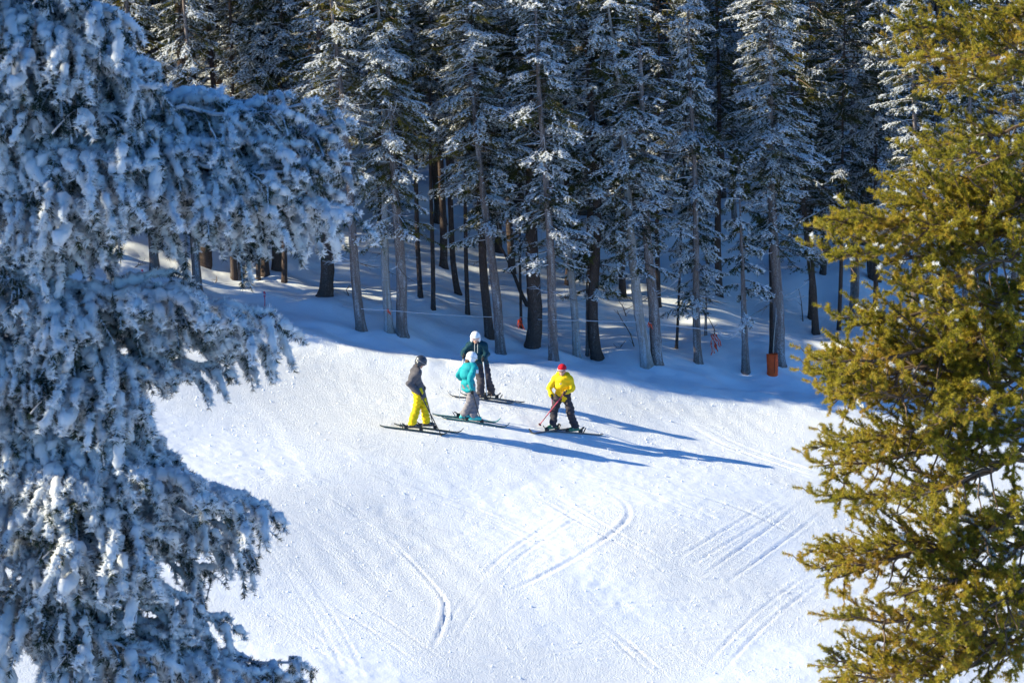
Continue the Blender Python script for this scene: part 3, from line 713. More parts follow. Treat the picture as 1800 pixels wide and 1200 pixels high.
# unseen trees added just left of the picture to keep the near left tree in shade
for k, (bx, by, s, cb) in enumerate([(-5.6, 11.5, 1.2, 6), (-7.6, 12.1, 1.25, 5), (-6.6, 10.5, 1.2, 7), (-4.9, 12.4, 1.15, 8)]):
    forest_tree('spruce_tree', (bx, by), 0.35, (0, 0), 'green', 0, cb, 'dark_bark', k % 3, None, cs=1.05, hs=s,
                label='added unseen spruce just outside the left side, keeping the rimed tree in shade', group='added spruces shading the near left tree')
# ------------------------------------------------------------------ skiers
def baked(name, mesh_list, mat, voxel=0.014, smooth=4, wrinkle=0.0, seed=0, wscale=14.0):
    """union of closed shapes -> one continuous skin"""
    mb = MB()
    for V, T, Q in mesh_list: mb.add(V, T, Q)
    me = mb.mesh(name, [mat]); o = bpy.data.objects.new(name, me); C.objects.link(o)
    m = o.modifiers.new('r', 'REMESH'); m.mode = 'VOXEL'; m.voxel_size = voxel
    s = o.modifiers.new('s', 'SMOOTH'); s.iterations = smooth; s.factor = 0.5
    dg = bpy.context.evaluated_depsgraph_get(); out = bpy.data.meshes.new_from_object(o.evaluated_get(dg)); out.name = name
    bpy.data.objects.remove(o); bpy.data.meshes.remove(me)
    n = len(out.vertices); co = np.empty(n * 3, np.float32); out.vertices.foreach_get('co', co); co = co.reshape(-1, 3)
    if wrinkle:
        nr = np.empty(n * 3, np.float32); out.vertices.foreach_get('normal', nr); nr = nr.reshape(-1, 3); r = np.random.default_rng(seed)
        f = np.zeros(n)
        for _ in range(5):
            k = r.normal(size=3) * wscale * np.array([0.7, 0.7, 1.3]); f += np.sin(co @ k + r.random() * 6.28 + 1.5 * np.sin(co @ (r.normal(size=3) * 9)))
        co = co + nr * (f * wrinkle / 3)[:, None]; out.vertices.foreach_set('co', co.ravel().astype(np.float32))
    out.polygons.foreach_set('use_smooth', np.ones(len(out.polygons), bool)); out.materials.clear(); out.materials.append(mat); out.update()
    return out

def cone(a, b, ra, rb, sides=14):
    a = np.array(a, float); b = np.array(b, float); d = b - a; l = np.linalg.norm(d) + 1e-9; u = d / l
    k = [math.sin(x) for x in (0.25, 0.6, 1.0, 1.3)]; c = [math.cos(x) for x in (0.25, 0.6, 1.0, 1.3)]
    P = [a - u * ra * c[i] for i in range(4)] + [a, b] + [b + u * rb * c[3 - i] for i in range(4)]
    r = [ra * k[i] for i in range(4)] + [ra, rb] + [rb * k[3 - i] for i in range(4)]
    return tube(P, r, sides, True)

def ell(c, r, yaw=0.0, pitch=0.0, roll=0.0, n=12):
    th = np.linspace(0.12, math.pi - 0.12, n); ph = np.arange(16) * 2 * math.pi / 16
    V = np.stack([np.outer(np.sin(th), np.cos(ph)), np.outer(np.sin(th), np.sin(ph)), np.outer(np.cos(th), np.ones(16))], -1).reshape(-1, 3)
    V = np.vstack([V, [[0, 0, 1], [0, 0, -1]]]) * np.array(r)
    Mx = np.array(Matrix.Rotation(yaw, 3, 'Z') @ Matrix.Rotation(pitch, 3, 'Y') @ Matrix.Rotation(roll, 3, 'X')); V = V @ Mx.T + np.array(c)
    i = np.arange(n - 1)[:, None] * 16; j = np.arange(16)[None]; j2 = (j + 1) % 16
    Q = np.stack([i + j, i + 16 + j, i + 16 + j2, i + j2], -1).reshape(-1, 4); j = np.arange(16); j2 = (j + 1) % 16
    T = np.vstack([np.stack([j, j2, np.full(16, n * 16)], -1), np.stack([(n - 1) * 16 + j2, (n - 1) * 16 + j, np.full(16, n * 16 + 1)], -1)])
    return V, T, Q

def box(c, s, yaw=0.0, pitch=0.0):
    V = np.array([[x, y, z] for x in (-1, 1) for y in (-1, 1) for z in (-1, 1)], float) * np.array(s) / 2
    Mx = np.array(Matrix.Rotation(yaw, 3, 'Z') @ Matrix.Rotation(pitch, 3, 'Y')); V = V @ Mx.T + np.array(c)
    return V, None, np.array([[0, 1, 3, 2], [4, 6, 7, 5], [0, 4, 5, 1], [2, 3, 7, 6], [0, 2, 6, 4], [1, 5, 7, 3]])

def lerp(a, b, t): return [a[i] + (b[i] - a[i]) * t for i in range(3)]

MAT = {}
def mat(name, c, rough=0.6, spec=0.3, var=0.15, scale=30, bump=0.0, metal=0):
    if name not in MAT: MAT[name] = simple(name, c, rough, spec, var, scale, bump, metal)
    return MAT[name]

def hand(p, elbow, grip_dir, side=1):
    """palm, four curled fingers of unequal length and a thumb round a grip"""
    p = Vector(p); e = Vector(elbow); f = (p - e).normalized(); g = Vector(grip_dir).normalized(); o = f.cross(g).normalized() * side
    sh = [cone(p - f * 0.05, p - f * 0.005, 0.032, 0.036)]
    for k, l in enumerate((0.026, 0.030, 0.028, 0.022)):
        b = p + g * (0.030 - 0.021 * k) + o * 0.020
        a1 = b + f * 0.030; a2 = a1 + f * l * 0.7 - o * 0.024; a3 = a2 - o * 0.022 - f * 0.020
        sh += [cone(b, a1, 0.0125, 0.0120, 8), cone(a1, a2, 0.012, 0.0115, 8), cone(a2, a3, 0.0115, 0.0105, 8)]
    tb = p + g * 0.028 - f * 0.01; t1 = tb + g * 0.022 - o * 0.018 + f * 0.015; t2 = t1 - o * 0.018 + f * 0.022
    sh += [cone(tb, t1, 0.014, 0.0125, 8), cone(t1, t2, 0.0125, 0.0105, 8)]
    return sh

def make_person(label, root, J, face, cols, extra=None, hd=(0, 0)):
    """J: joints in metres relative to the root (x along the picture, y away, z up); face: yaw of the chest; hd: yaw, pitch of the head"""
    t = empty('person', root); put(t, label, 'person')
    fx, fy = math.cos(face), math.sin(face); f = Vector((fx, fy, 0)); s = Vector((-fy, fx, 0))          # forward, left
    pel, che, nec, hea = (Vector(J[k]) for k in ('pelvis', 'chest', 'neck', 'head'))
    shl, shr = nec + s * 0.175 - Vector((0, 0, 0.075)), nec - s * 0.175 - Vector((0, 0, 0.075))
    hl, hr = pel + s * 0.095, pel - s * 0.095
    L_, R_ = J['larm'], J['rarm']; LL, RL = J['lleg'], J['rleg']
    hyaw = face + hd[0]; hf = Vector((math.cos(hyaw) * math.cos(hd[1]), math.sin(hyaw) * math.cos(hd[1]), math.sin(hd[1]))); hs = Vector((-math.sin(hyaw), math.cos(hyaw), 0)); hu = hf.cross(hs)
    E = hea - hu * 0.005
    # one continuous body under the clothes
    body = [ell(hea + hu * 0.015, (0.098, 0.078, 0.115), hyaw, -hd[1]), ell(hea + hf * 0.022 - hu * 0.062, (0.066, 0.056, 0.062), hyaw, -hd[1]), cone(hea - hu * 0.06, nec, 0.054, 0.060),
            ell(hea + hf * 0.098 - hu * 0.022, (0.018, 0.012, 0.022), hyaw, -hd[1]), ell(hea + hs * 0.08 - hu * 0.02, (0.02, 0.010, 0.030), hyaw), ell(hea - hs * 0.08 - hu * 0.02, (0.02, 0.010, 0.030), hyaw),
            ell(hea + hf * 0.083 - hu * 0.066, (0.013, 0.024, 0.011), hyaw, -hd[1]), ell(hea + hf * 0.076 - hu * 0.098, (0.02, 0.024, 0.016), hyaw, -hd[1]),
            ell(lerp(nec, che, 0.5), (0.095, 0.17, 0.11), face), ell(che, (0.11, 0.155, 0.17), face), ell(lerp(che, pel, 0.6), (0.10, 0.135, 0.16), face), ell(pel, (0.105, 0.150, 0.12), face)]
    for sh, (el, ha) in ((shl, L_), (shr, R_)):
        body += [cone(sh, el, 0.048, 0.038), cone(el, ha, 0.037, 0.026), cone(ha, Vector(ha) + (Vector(ha) - Vector(el)).normalized() * 0.02, 0.022, 0.020)]
    for hp, (kn, an) in ((hl, LL), (hr, RL)): body += [cone(hp, kn, 0.078, 0.052), cone(kn, an, 0.050, 0.036), cone(an, Vector(an) + f * 0.03 - Vector((0, 0, 0.05)), 0.034, 0.028)]
    obj('body', baked('body', body, mat('skin', (0.55, 0.30, 0.21), 0.6, 0.3, 0.06), 0.011, 3), t)
    # eyes
    for sg in (-1, 1): mb = MB(); mb.add(*ell(E + hf * 0.088 + hs * 0.032 * sg - hu * 0.004, (0.006, 0.013, 0.007), hyaw)); obj('eye', mb.mesh('eye', [mat('eye', (0.04, 0.03, 0.03), 0.3)], True), t)
    # trousers
    tr = [ell(pel - Vector((0, 0, 0.01)), (0.135, 0.175, 0.15), face)]
    for hp, (kn, an) in ((hl, LL), (hr, RL)):
        tr += [cone(hp, kn, 0.112, 0.088), cone(kn, lerp(kn, an, 0.92), 0.086, 0.092)]
    obj('trousers', baked('trousers', tr, cols['trousers'], 0.015, 1, 0.021, 3), t)
    # jacket
    hem = lerp(che, pel, J.get('hem', 0.95))
    ja = [ell(lerp(nec, che, 0.45), (0.128, 0.205, 0.135), face), ell(che, (0.150, 0.195, 0.20), face), ell(lerp(che, hem, 0.6), (0.145, 0.185, 0.19), face), cone(Vector(lerp(hem, che, 0.15)) - s * 0.06, Vector(lerp(hem, che, 0.15)) + s * 0.06, 0.142, 0.142),
          ell(hem, (0.158, 0.200, 0.085), face), ell(lerp(che, hem, 0.82), (0.156, 0.198, 0.15), face), cone(nec - Vector((0, 0, 0.03)), nec + Vector((0, 0, 0.025)), 0.080, 0.072)]
    for sh, (el, ha) in ((shl, L_), (shr, R_)): ja += [cone(Vector(lerp(nec, sh, 0.55)), sh, 0.085, 0.080), cone(sh, el, 0.080, 0.066), cone(el, lerp(el, ha, 0.86), 0.066, 0.054)]
    jo = obj('jacket', baked('jacket', ja, cols['jacket'], 0.013, 1, 0.021, 7), t)
    if 'collar' in cols: obj('collar', baked('collar', [cone(nec - Vector((0, 0, 0.02)) + f * 0.01, nec + Vector((0, 0, 0.045)) + f * 0.012, 0.082, 0.078)], cols['collar'], 0.012, 2), t)
    if 'hood' in cols: obj('hood', baked('hood', [ell(nec - f * 0.075 + Vector((0, 0, 0.015)) + s * y, (0.075, 0.085, 0.070), face + y * 5) for y in (-0.085, 0, 0.085)], cols['hood'], 0.013, 3, 0.008), t)
    if 'zip' in cols: obj('zip', baked('zip', [cone(Vector(lerp(nec, che, 0.3)) + f * 0.131, che + f * 0.150, 0.009, 0.009), cone(che + f * 0.150, Vector(lerp(che, hem, 0.9)) + f * 0.146, 0.009, 0.009)], cols['zip'], 0.008, 1), t)
    # headgear
    if 'helmet' in cols:
        dome = [ell(hea + hu * 0.045 - hf * 0.008, (0.137, 0.120, 0.120), hyaw, -hd[1])] + [ell(hea - hf * 0.018 + hs * 0.088 * g - hu * 0.030, (0.068, 0.036, 0.075), hyaw, -hd[1]) for g in (-1, 1)]
        dome += [ell(hea - hf * 0.075 - hu * 0.02, (0.062, 0.09, 0.07), hyaw, -hd[1])]
        h = obj('helmet', baked('helmet', dome, cols['helmet'], 0.011, 2), t)
        for g in (-0.055, 0, 0.055):
            mb = MB(); mb.add(*ell(hea + hu * 0.155 + hs * g - hf * 0.01 - hu * abs(g) * 0.3, (0.035, 0.009, 0.012), hyaw, -hd[1])); obj('vent', mb.mesh('vent', [cols.get('vent', mat('vent_grey', (0.25, 0.26, 0.28)))], True), h)
        go = obj('goggles', baked('goggles', [ell(hea + hf * 0.092 + hu * 0.018 + hs * g, (0.032, 0.058, 0.040), hyaw + g * 3, -hd[1]) for g in (-0.035, 0.035)], cols['lens'], 0.010, 2), t)
        a = np.linspace(0, 2 * math.pi, 25); ring = [hea + hu * 0.030 + hf * (0.135 * math.cos(x)) + hs * (0.122 * math.sin(x)) for x in a]
        mb = MB(); mb.add(*tube(ring, 0.011, 6)); obj('strap', mb.mesh('strap', [cols['strap']], True), go)
    if 'cap' in cols:
        obj('hat', baked('hat', [ell(hea + hu * 0.055 - hf * 0.008, (0.118, 0.102, 0.100), hyaw, -hd[1]), ell(hea + hu * 0.015 - hf * 0.03, (0.095, 0.095, 0.055), hyaw, -hd[1])], cols['cap'], 0.010, 2), t)
        go = obj('goggles', baked('goggles', [ell(hea + hf * 0.090 + hu * 0.030 + hs * g, (0.026, 0.052, 0.030), hyaw + g * 3, -hd[1]) for g in (-0.032, 0.032)], cols['lens'], 0.009, 2), t)
        a = np.linspace(0, 2 * math.pi, 25); ring = [hea + hu * 0.035 + hf * (0.118 * math.cos(x)) + hs * (0.104 * math.sin(x)) for x in a]
        mb = MB(); mb.add(*tube(ring, 0.012, 6)); obj('strap', mb.mesh('strap', [cols['strap']], True), go)
    if 'hair' in cols: obj('hair', baked('hair', [ell(hea - hf * 0.085 - hu * 0.085, (0.045, 0.075, 0.070), hyaw), ell(hea - hf * 0.07 - hu * 0.13, (0.04, 0.06, 0.05), hyaw)], cols['hair'], 0.010, 1, 0.008, 2, 40), t)
    # gloves
    for (el, ha), gd in ((L_, J['lgrip']), (R_, J['rgrip'])):
        g = Vector(el).lerp(Vector(ha), 0.84)
        obj('glove', baked('glove', hand(ha, el, gd) + [cone(g, ha, 0.046, 0.036)], cols['glove'], 0.0075, 1), t)
    # boots standing on the bindings
    for (kn, an), yaw in ((LL, J['lyaw']), (RL, J['ryaw'])):
        a = Vector(an); bf = Vector((math.cos(yaw), math.sin(yaw), 0)); so = a - Vector((0, 0, 0.095))
        b = obj('boot', baked('boot', [cone(a.lerp(Vector(kn), 0.24), a, 0.062, 0.060), ell(a + bf * 0.06 - Vector((0, 0, 0.045)), (0.15, 0.055, 0.050), yaw), box(so + bf * 0.045 + Vector((0, 0, 0.018)), (0.30, 0.085, 0.034), yaw),
                            cone(a + bf * 0.12 - Vector((0, 0, 0.05)), a - bf * 0.04 - Vector((0, 0, 0.05)), 0.048, 0.052)], cols['boot'], 0.010, 1), t)
        mb = MB()
        for q, w in ((0.03, 0.0), (0.09, -0.025)):
            mb.add(*cone(a + bf * q + Vector((0, 0, 0.05 + w * 2 - q * 0.3)) + Vector((-bf.y, bf.x, 0)) * 0.058, a + bf * q + Vector((0, 0, 0.05 + w * 2 - q * 0.3)) - Vector((-bf.y, bf.x, 0)) * 0.058, 0.012, 0.012, 6))
        obj('buckle', mb.mesh('buckle', [mat('buckle', (0.4, 0.4, 0.42), 0.4, 0.5)]), b)
    if extra: extra(t, dict(f=f, s=s, nec=nec, che=che, pel=pel, hea=hea, shl=shl, shr=shr))
    return t

def make_ski(label, boot_xy, yaw, top, edge, length=1.58, back=0.46):
    bx, by = boot_xy; n = 25; u = np.linspace(-back, 1 - back, n) * length; V = []
    t = empty('ski', (bx, by, float(terrain(bx, by)))); put(t, label, 'ski', 'skis on the piste')
    s = np.linspace(0, 1, n); wid = 0.034 + 0.014 * np.abs(2 * s - 1) ** 2; wid = wid * np.clip((1 - s) / 0.05, 0.2, 1) ** 0.5 * np.clip(s / 0.02, 0.5, 1) ** 0.5
    rise = 0.12 * np.clip((s - 0.90) / 0.10, 0, 1) ** 2 + 0.02 * np.clip((0.04 - s) / 0.04, 0, 1)
    th = 0.007 + 0.012 * np.exp(-((s - back) / 0.25) ** 2)
    c, sn = math.cos(yaw), math.sin(yaw); gz = []
    zc = float(terrain(bx, by)); g1 = (float(terrain(bx + c * 0.6, by + sn * 0.6)) - float(terrain(bx - c * 0.6, by - sn * 0.6))) / 1.2
    def strip(lo, hi, k):
        mb = MB(); P = []
        for i in range(n):
            z = g1 * u[i] + rise[i] + 0.018
            for sy, zz in ((-1, lo), (1, lo), (1, hi), (-1, hi)):
                lx, ly = u[i], sy * wid[i] * k
                P.append((lx * c - ly * sn, lx * sn + ly * c, z + (zz if zz <= 0 else zz * th[i] / 0.019)))
        Q = []
        for i in range(n - 1):
            for j in range(4): Q.append([i * 4 + j, i * 4 + (j + 1) % 4, i * 4 + 4 + (j + 1) % 4, i * 4 + 4 + j])
        Q += [[3, 2, 1, 0], [(n - 1) * 4 + j for j in range(4)]]
        mb.add(P, None, Q); return mb
    obj('ski_base', strip(-0.004, 0.0, 1.0).mesh('ski_base', [edge]), t); obj('top_sheet', strip(0.0005, 0.019, 0.97).mesh('top_sheet', [top]), t)
    bm = mat('binding_black', (0.02, 0.02, 0.022), 0.5)
    for d, h in ((-0.13, 0.075), (0.205, 0.055)):
        mb = MB(); mb.add(*box((d * c, d * sn, 0.04 + g1 * d + h / 2), (0.085, 0.062, h), yaw)); mb.add(*box(((d - 0.05 * (1 if d < 0 else 0)) * c, (d - 0.05 * (1 if d < 0 else 0)) * sn, 0.055 + g1 * d + h), (0.10 if d < 0 else 0.04, 0.05, 0.02), yaw, 0.6 if d < 0 else 0))
        obj('binding', mb.mesh('binding', [bm]), t)
    mb = MB(); mb.add(*box((-0.23 * c, -0.23 * sn, 0.085 + g1 * -0.23), (0.015, 0.03, 0.13), yaw, -0.5)); obj('ski_brake', mb.mesh('ski_brake', [bm]), t)

def make_pole(label, hand_pt, tip_xy, colr, basket=None, zoff=0.0):
    """hand_pt in world metres; the tip stands on the snow at tip_xy"""
    h = Vector(hand_pt); tip = Vector((tip_xy[0], tip_xy[1], float(terrain(*tip_xy)) - 0.02 + zoff)); d = (h - tip).normalized()
    t = empty('ski_pole', tip); put(t, label, 'ski pole', 'ski poles in the skiers\' hands'); L = (h - tip).length; Z = Vector((0, 0, 0))
    mb = MB(); mb.add(*tube([d * (0.04 + (L - 0.05) * k / 4) for k in range(5)], [0.010, 0.012, 0.013, 0.014, 0.0145], 7, True)); obj('shaft', mb.mesh('shaft', [colr], True), t)
    mb = MB(); mb.add(*tube([Z, d * 0.05], [0.002, 0.006], 6, True)); obj('pole_tip', mb.mesh('pole_tip', [mat('steel', (0.5, 0.5, 0.5), 0.3, 0.5, metal=1)]), t)
    mb = MB(); mb.add(*tube([d * 0.07, d * 0.078], [0.042, 0.038], 12, True)); obj('basket', mb.mesh('basket', [basket or mat('basket_black', (0.03, 0.03, 0.03))]), t)
    mb = MB(); mb.add(*tube([d * (L - 0.06), d * (L + 0.02), d * (L + 0.06), d * (L + 0.085)], [0.014, 0.016, 0.015, 0.021], 8, True)); obj('grip', mb.mesh('grip', [mat('grip_black', (0.02, 0.02, 0.02))], True), t)
    sdir = d.cross(Vector((1, 0.3, 0))).normalized(); pts = [d * (L + 0.07) + sdir * 0.045 * math.sin(a) - d * 0.075 * (1 - math.cos(a)) for a in np.linspace(0, 2 * math.pi, 13)]
    mb = MB(); mb.add(*tube(pts, 0.005, 5)); obj('wrist_strap', mb.mesh('wrist_strap', [mat('grip_black', (0.02, 0.02, 0.02))]), t)

def root_at(a, b):
    x, y = (a[0] + b[0]) / 2, (a[1] + b[1]) / 2; return (x, y, float(terrain(x, y)))
def ankle(root, xy, h=0.165): return (xy[0] - root[0], xy[1] - root[1], float(terrain(*xy)) - root[2] + h)
def w(root, p): return (root[0] + p[0], root[1] + p[1], root[2] + p[2])

BLK = mat('glove_black', (0.02, 0.02, 0.022), 0.7)
# --- grey jacket, yellow trousers, facing right
fl, fr = (-2.26, 62.95), (-1.95, 63.22)         # back foot, front foot
rt = root_at(fl, fr)
ski_y = R(2)
P1 = dict(pelvis=(-.01, 0, .90), chest=(-.09, 0, 1.18), neck=(-.05, 0, 1.42), head=(.045, 0, 1.555), hem=1.36,
          larm=((-.20, .22, 1.08), (.10, .26, .93)), rarm=((-.21, -.23, 1.10), (.04, -.25, .88)), lgrip=(0.0, 0, 1), rgrip=(-.3, 0, 1),
          lleg=((.12, .06, .52), ankle(rt, fr)), rleg=((-.06, -.06, .52), ankle(rt, fl)), lyaw=ski_y, ryaw=ski_y)
def x1(t, k):
    s = k['s']; pass
make_person('skier in a grey jacket and bright yellow trousers with a dark patterned helmet, head bowed', rt, P1, 0.12, dict(
    jacket=mat('grey_cloth', (0.095, 0.088, 0.098), 0.8, 0.2, 0.25, 25, 0.004), trousers=mat('yellow_cloth', (0.70, 0.50, 0.008), 0.7, 0.2, 0.12, 20, 0.004), collar=mat('brown_fleece', (0.10, 0.075, 0.065)),
    helmet=mat('patterned_helmet', (0.03, 0.035, 0.05), 0.35, 0.5, 0.95, 26), vent=mat('vent_pale', (0.6, 0.62, 0.66)), lens=mat('dark_lens', (0.03, 0.03, 0.04), 0.2, 0.6), strap=mat('strap_pale', (0.2, 0.2, 0.22)), glove=BLK, boot=mat('boot_black', (0.03, 0.032, 0.036), 0.4, 0.5)), x1, (0.0, -0.55))
SG = mat('ski_dark_green', (0.02, 0.06, 0.055), 0.35, 0.5, 0.4, 6); SB = mat('ski_base_black', (0.02, 0.02, 0.02), 0.4); SW = mat('ski_grey', (0.10, 0.11, 0.13), 0.35, 0.5, 0.4, 6); ST = mat('ski_teal', (0.02, 0.16, 0.17), 0.35, 0.5, 0.5, 7)
make_ski('dark ski under the back foot of the skier in yellow trousers', fl, ski_y, SG, SB)
make_ski('dark ski under the front foot of the skier in yellow trousers', fr, ski_y, SG, SB)
PD = mat('pole_dark', (0.035, 0.035, 0.04), 0.4); PS = mat('pole_silver', (0.60, 0.64, 0.70), 0.35, 0.5)
make_pole('dark ski pole of the skier in yellow trousers, planted ahead of the skis', w(rt, P1['rarm'][1]), (-1.57, 62.87), PD)
make_pole('dark ski pole of the skier in yellow trousers, half hidden behind the legs', w(rt, P1['larm'][1]), (-1.75, 63.19), PD)
# --- turquoise jacket, white helmet, seen from behind
fl, fr = (-0.90, 64.18), (-1.11, 64.21)
rt = root_at(fl, fr); fy = R(1)
P2 = dict(pelvis=(.0, 0, .86), chest=(-.02, .0, 1.13), neck=(.03, .03, 1.35), head=(.075, .06, 1.475), hem=1.3,
          larm=((-.25, .16, 1.05), (-.10, .38, .92)), rarm=((.05, -.24, 1.04), (.09, -.20, .77)), lgrip=(-.1, 0, 1), rgrip=(-.2, 0, 1),
          lleg=((.18, .10, .50), (ankle(rt, fl))), rleg=((.04, -.02, .48), ankle(rt, fr)), lyaw=fy, ryaw=fy)
def x2(t, k):
    mb = MB(); p = k['shr'] + Vector((0.06, -0.085, -0.06)); mb.add(*box(p, (0.06, 0.006, 0.085), 0.35)); obj('ticket', mb.mesh('ticket', [mat('paper', (0.7, 0.75, 0.78))]), t, )
make_person('skier in a turquoise jacket and grey trousers with a white helmet, seen from behind', rt, P2, 0.75, dict(
    jacket=mat('turquoise_cloth', (0.010, 0.30, 0.33), 0.7, 0.2, 0.15, 20, 0.004), trousers=mat('light_grey_cloth', (0.22, 0.20, 0.215), 0.8, 0.2, 0.15, 20, 0.004), helmet=mat('white_shell', (0.78, 0.79, 0.80), 0.35, 0.5, 0.04),
    hair=mat('brown_hair', (0.10, 0.05, 0.03), 0.8), lens=mat('amber_lens', (0.35, 0.30, 0.06), 0.2, 0.6), strap=mat('strap_white', (0.65, 0.65, 0.66)), glove=BLK, boot=mat('boot_teal', (0.02, 0.42, 0.42), 0.35, 0.5)), x2, (-0.25, -0.35))
make_ski('turquoise ski nearest the camera under the skier in turquoise', fl, fy, ST, SB); make_ski('turquoise ski farther from the camera under the skier in turquoise', (fr[0], fr[1] + 0.16), R(4), ST, SB)
make_pole('grey ski pole planted beside the turquoise skier\'s boots', w(rt, P2['rarm'][1]), (-0.69, 64.21), PD)
make_pole('grey ski pole on the far side of the skier in turquoise', w(rt, P2['larm'][1]), (-0.76, 64.55), PD)
# --- dark green jacket, white helmet, leaning on two poles, facing the camera
fl, fr = (-0.49, 66.25), (-0.75, 66.02)
rt = root_at(fl, fr); fy = R(184)
P3 = dict(pelvis=(-.14, .12, .88), chest=(-.21, .02, 1.16), neck=(-.22, -.06, 1.38), head=(-.24, -.13, 1.50), hem=1.4,
          larm=((.03, -.10, 1.10), (-.06, -.32, 1.03)), rarm=((-.50, .02, 1.14), (-.52, -.26, 1.08)), lgrip=(0, 0, 1), rgrip=(0, 0, 1),
          lleg=((.04, .0, .52), ankle(rt, fl)), rleg=((-.12, -.04, .50), ankle(rt, fr)), lyaw=fy, ryaw=fy)
def x3(t, k):
    for g in (-1, 1):
        mb = MB(); a = k['nec'] + k['f'] * 0.11 + k['s'] * 0.035 * g; mb.add(*tube([a, a + Vector((0, 0, -0.1)) + k['f'] * 0.04, a + Vector((0, 0, -0.22)) + k['f'] * 0.055], 0.006, 5)); obj('hood_cord', mb.mesh('hood_cord', [mat('cord', (0.5, 0.52, 0.5))]), t)
make_person('skier in a dark green jacket and white helmet behind the others, leaning on poles', rt, P3, R(268), dict(
    jacket=mat('dark_green_cloth', (0.006, 0.045, 0.065), 0.7, 0.2, 0.3, 20, 0.004), trousers=mat('charcoal_cloth', (0.055, 0.048, 0.055), 0.8, 0.2, 0.2, 20, 0.004), collar=mat('black_fleece', (0.03, 0.03, 0.032)), helmet=MAT['white_shell'],
    lens=mat('pink_lens', (0.55, 0.22, 0.16), 0.25, 0.6), strap=MAT['strap_white'], glove=BLK, boot=MAT['boot_black']), x3, (0.1, -0.1))
make_ski('grey ski farthest from the camera, under the skier in dark green', fl, fy, SW, SB, back=0.5); make_ski('grey ski nearer the camera under the skier in dark green', fr, fy, SW, SB, back=0.5)
make_pole('silver ski pole in the right-hand glove of the skier in dark green', w(rt, P3['larm'][1]), (-0.58, 66.06), PS)
make_pole('silver ski pole partly hidden behind the turquoise jacket', w(rt, P3['rarm'][1]), (-1.25, 65.80), PS)
# --- yellow jacket, red hat, facing the camera
fl, fr = (1.48, 64.84), (0.95, 64.65)
rt = root_at(fl, fr); yl, yr = R(205), R(227)
P4 = dict(pelvis=(-.04, .03, .87), chest=(-.06, .0, 1.12), neck=(-.05, -.02, 1.345), head=(-.055, -.05, 1.475), hem=1.22,
          larm=((.19, -.10, 1.03), (.0, -.30, 1.0)), rarm=((-.36, -.06, 1.05), (-.29, -.22, .90)), lgrip=(.5, 0, 1), rgrip=(0, 0, 1),
          lleg=((.13, -.05, .50), ankle(rt, fl)), rleg=((-.24, -.03, .50), ankle(rt, fr)), lyaw=yl, ryaw=yr)
def x4(t, k):
    mb = MB(); mb.add(*box(k['che'] + Vector((-0.03, -0.152, 0.06)), (0.05, 0.008, 0.025), 0.1)); obj('badge', mb.mesh('badge', [mat('badge_white', (0.7, 0.7, 0.66))]), t)
    mb = MB(); mb.add(*box((P4['lleg'][0][0] - 0.01, P4['lleg'][0][1] - 0.09, P4['lleg'][0][2] - 0.02), (0.03, 0.008, 0.03))); obj('badge', mb.mesh('badge', [mat('badge_orange', (0.7, 0.35, 0.06))]), t)
make_person('skier in a bright yellow jacket and dark trousers with a red hat, facing the camera', rt, P4, R(258), dict(
    jacket=mat('bright_yellow_cloth', (0.85, 0.54, 0.008), 0.65, 0.2, 0.12, 20, 0.004), trousers=mat('brown_grey_cloth', (0.048, 0.040, 0.045), 0.8, 0.2, 0.2, 20, 0.004), collar=mat('dark_brown_lining', (0.06, 0.035, 0.02)), hood=MAT['bright_yellow_cloth'], zip=mat('zip_orange', (0.45, 0.30, 0.02)),
    cap=mat('red_knit', (0.55, 0.010, 0.025), 0.8, 0.2, 0.2, 60, 0.004), lens=mat('red_lens', (0.16, 0.012, 0.02), 0.25, 0.6), strap=mat('strap_bright', (0.60, 0.50, 0.50)), glove=mat('brown_leather', (0.09, 0.045, 0.03), 0.6), boot=mat('boot_green', (0.03, 0.14, 0.07), 0.35, 0.5, 0.6, 22)), x4, (0.0, -0.12))
make_ski('ski pointing at the camera under the wider-set left foot of the skier in yellow', fr, yr, SW, SB, 1.5); make_ski('ski under the right-hand foot of the skier in yellow, tail pointing right', fl, yl, SW, SB, 1.55)
PK = mat('pole_pink', (0.50, 0.07, 0.11), 0.4)
make_pole('pink ski pole held across the body of the skier in yellow', w(rt, P4['larm'][1]), (0.61, 64.84), PK)
make_pole('pink ski pole hanging down from the brown glove of the skier in yellow', w(rt, P4['rarm'][1]), (0.96, 65.54), PK, zoff=0.12)

# ------------------------------------------------------------------ rope line, markers, pad, sticks
ORG = mat('flag_orange', (0.85, 0.10, 0.04), 0.7); PNK = mat('stake_pink', (0.75, 0.08, 0.12), 0.6); ROPE = mat('rope_white', (0.62, 0.58, 0.60), 0.8)
ROPE_PTS = [
    (-11.85, 69.79, -10.39),
    (-10.47, 70.46, -10.54),
    (-9.40, 71.52, -10.82),
    (-8.00, 71.84, -11.19),
    (-6.30, 71.58, -11.41),
    (-4.75, 72.65, -11.79),
    (-3.76, 70.32, -11.57),
    (-3.09, 70.47, -11.63),
    (-2.77, 70.46, -11.66),
    (-0.55, 71.89, -12.04),
    (0.24, 73.84, -12.37),
    (1.07, 70.41, -11.86),
    (1.72, 71.96, -12.14),
    (3.38, 71.83, -12.16),
    (3.61, 72.01, -12.22),
    (4.84, 72.96, -12.52),
    (5.32, 73.83, -12.76),
    (6.00, 73.33, -12.69),
]
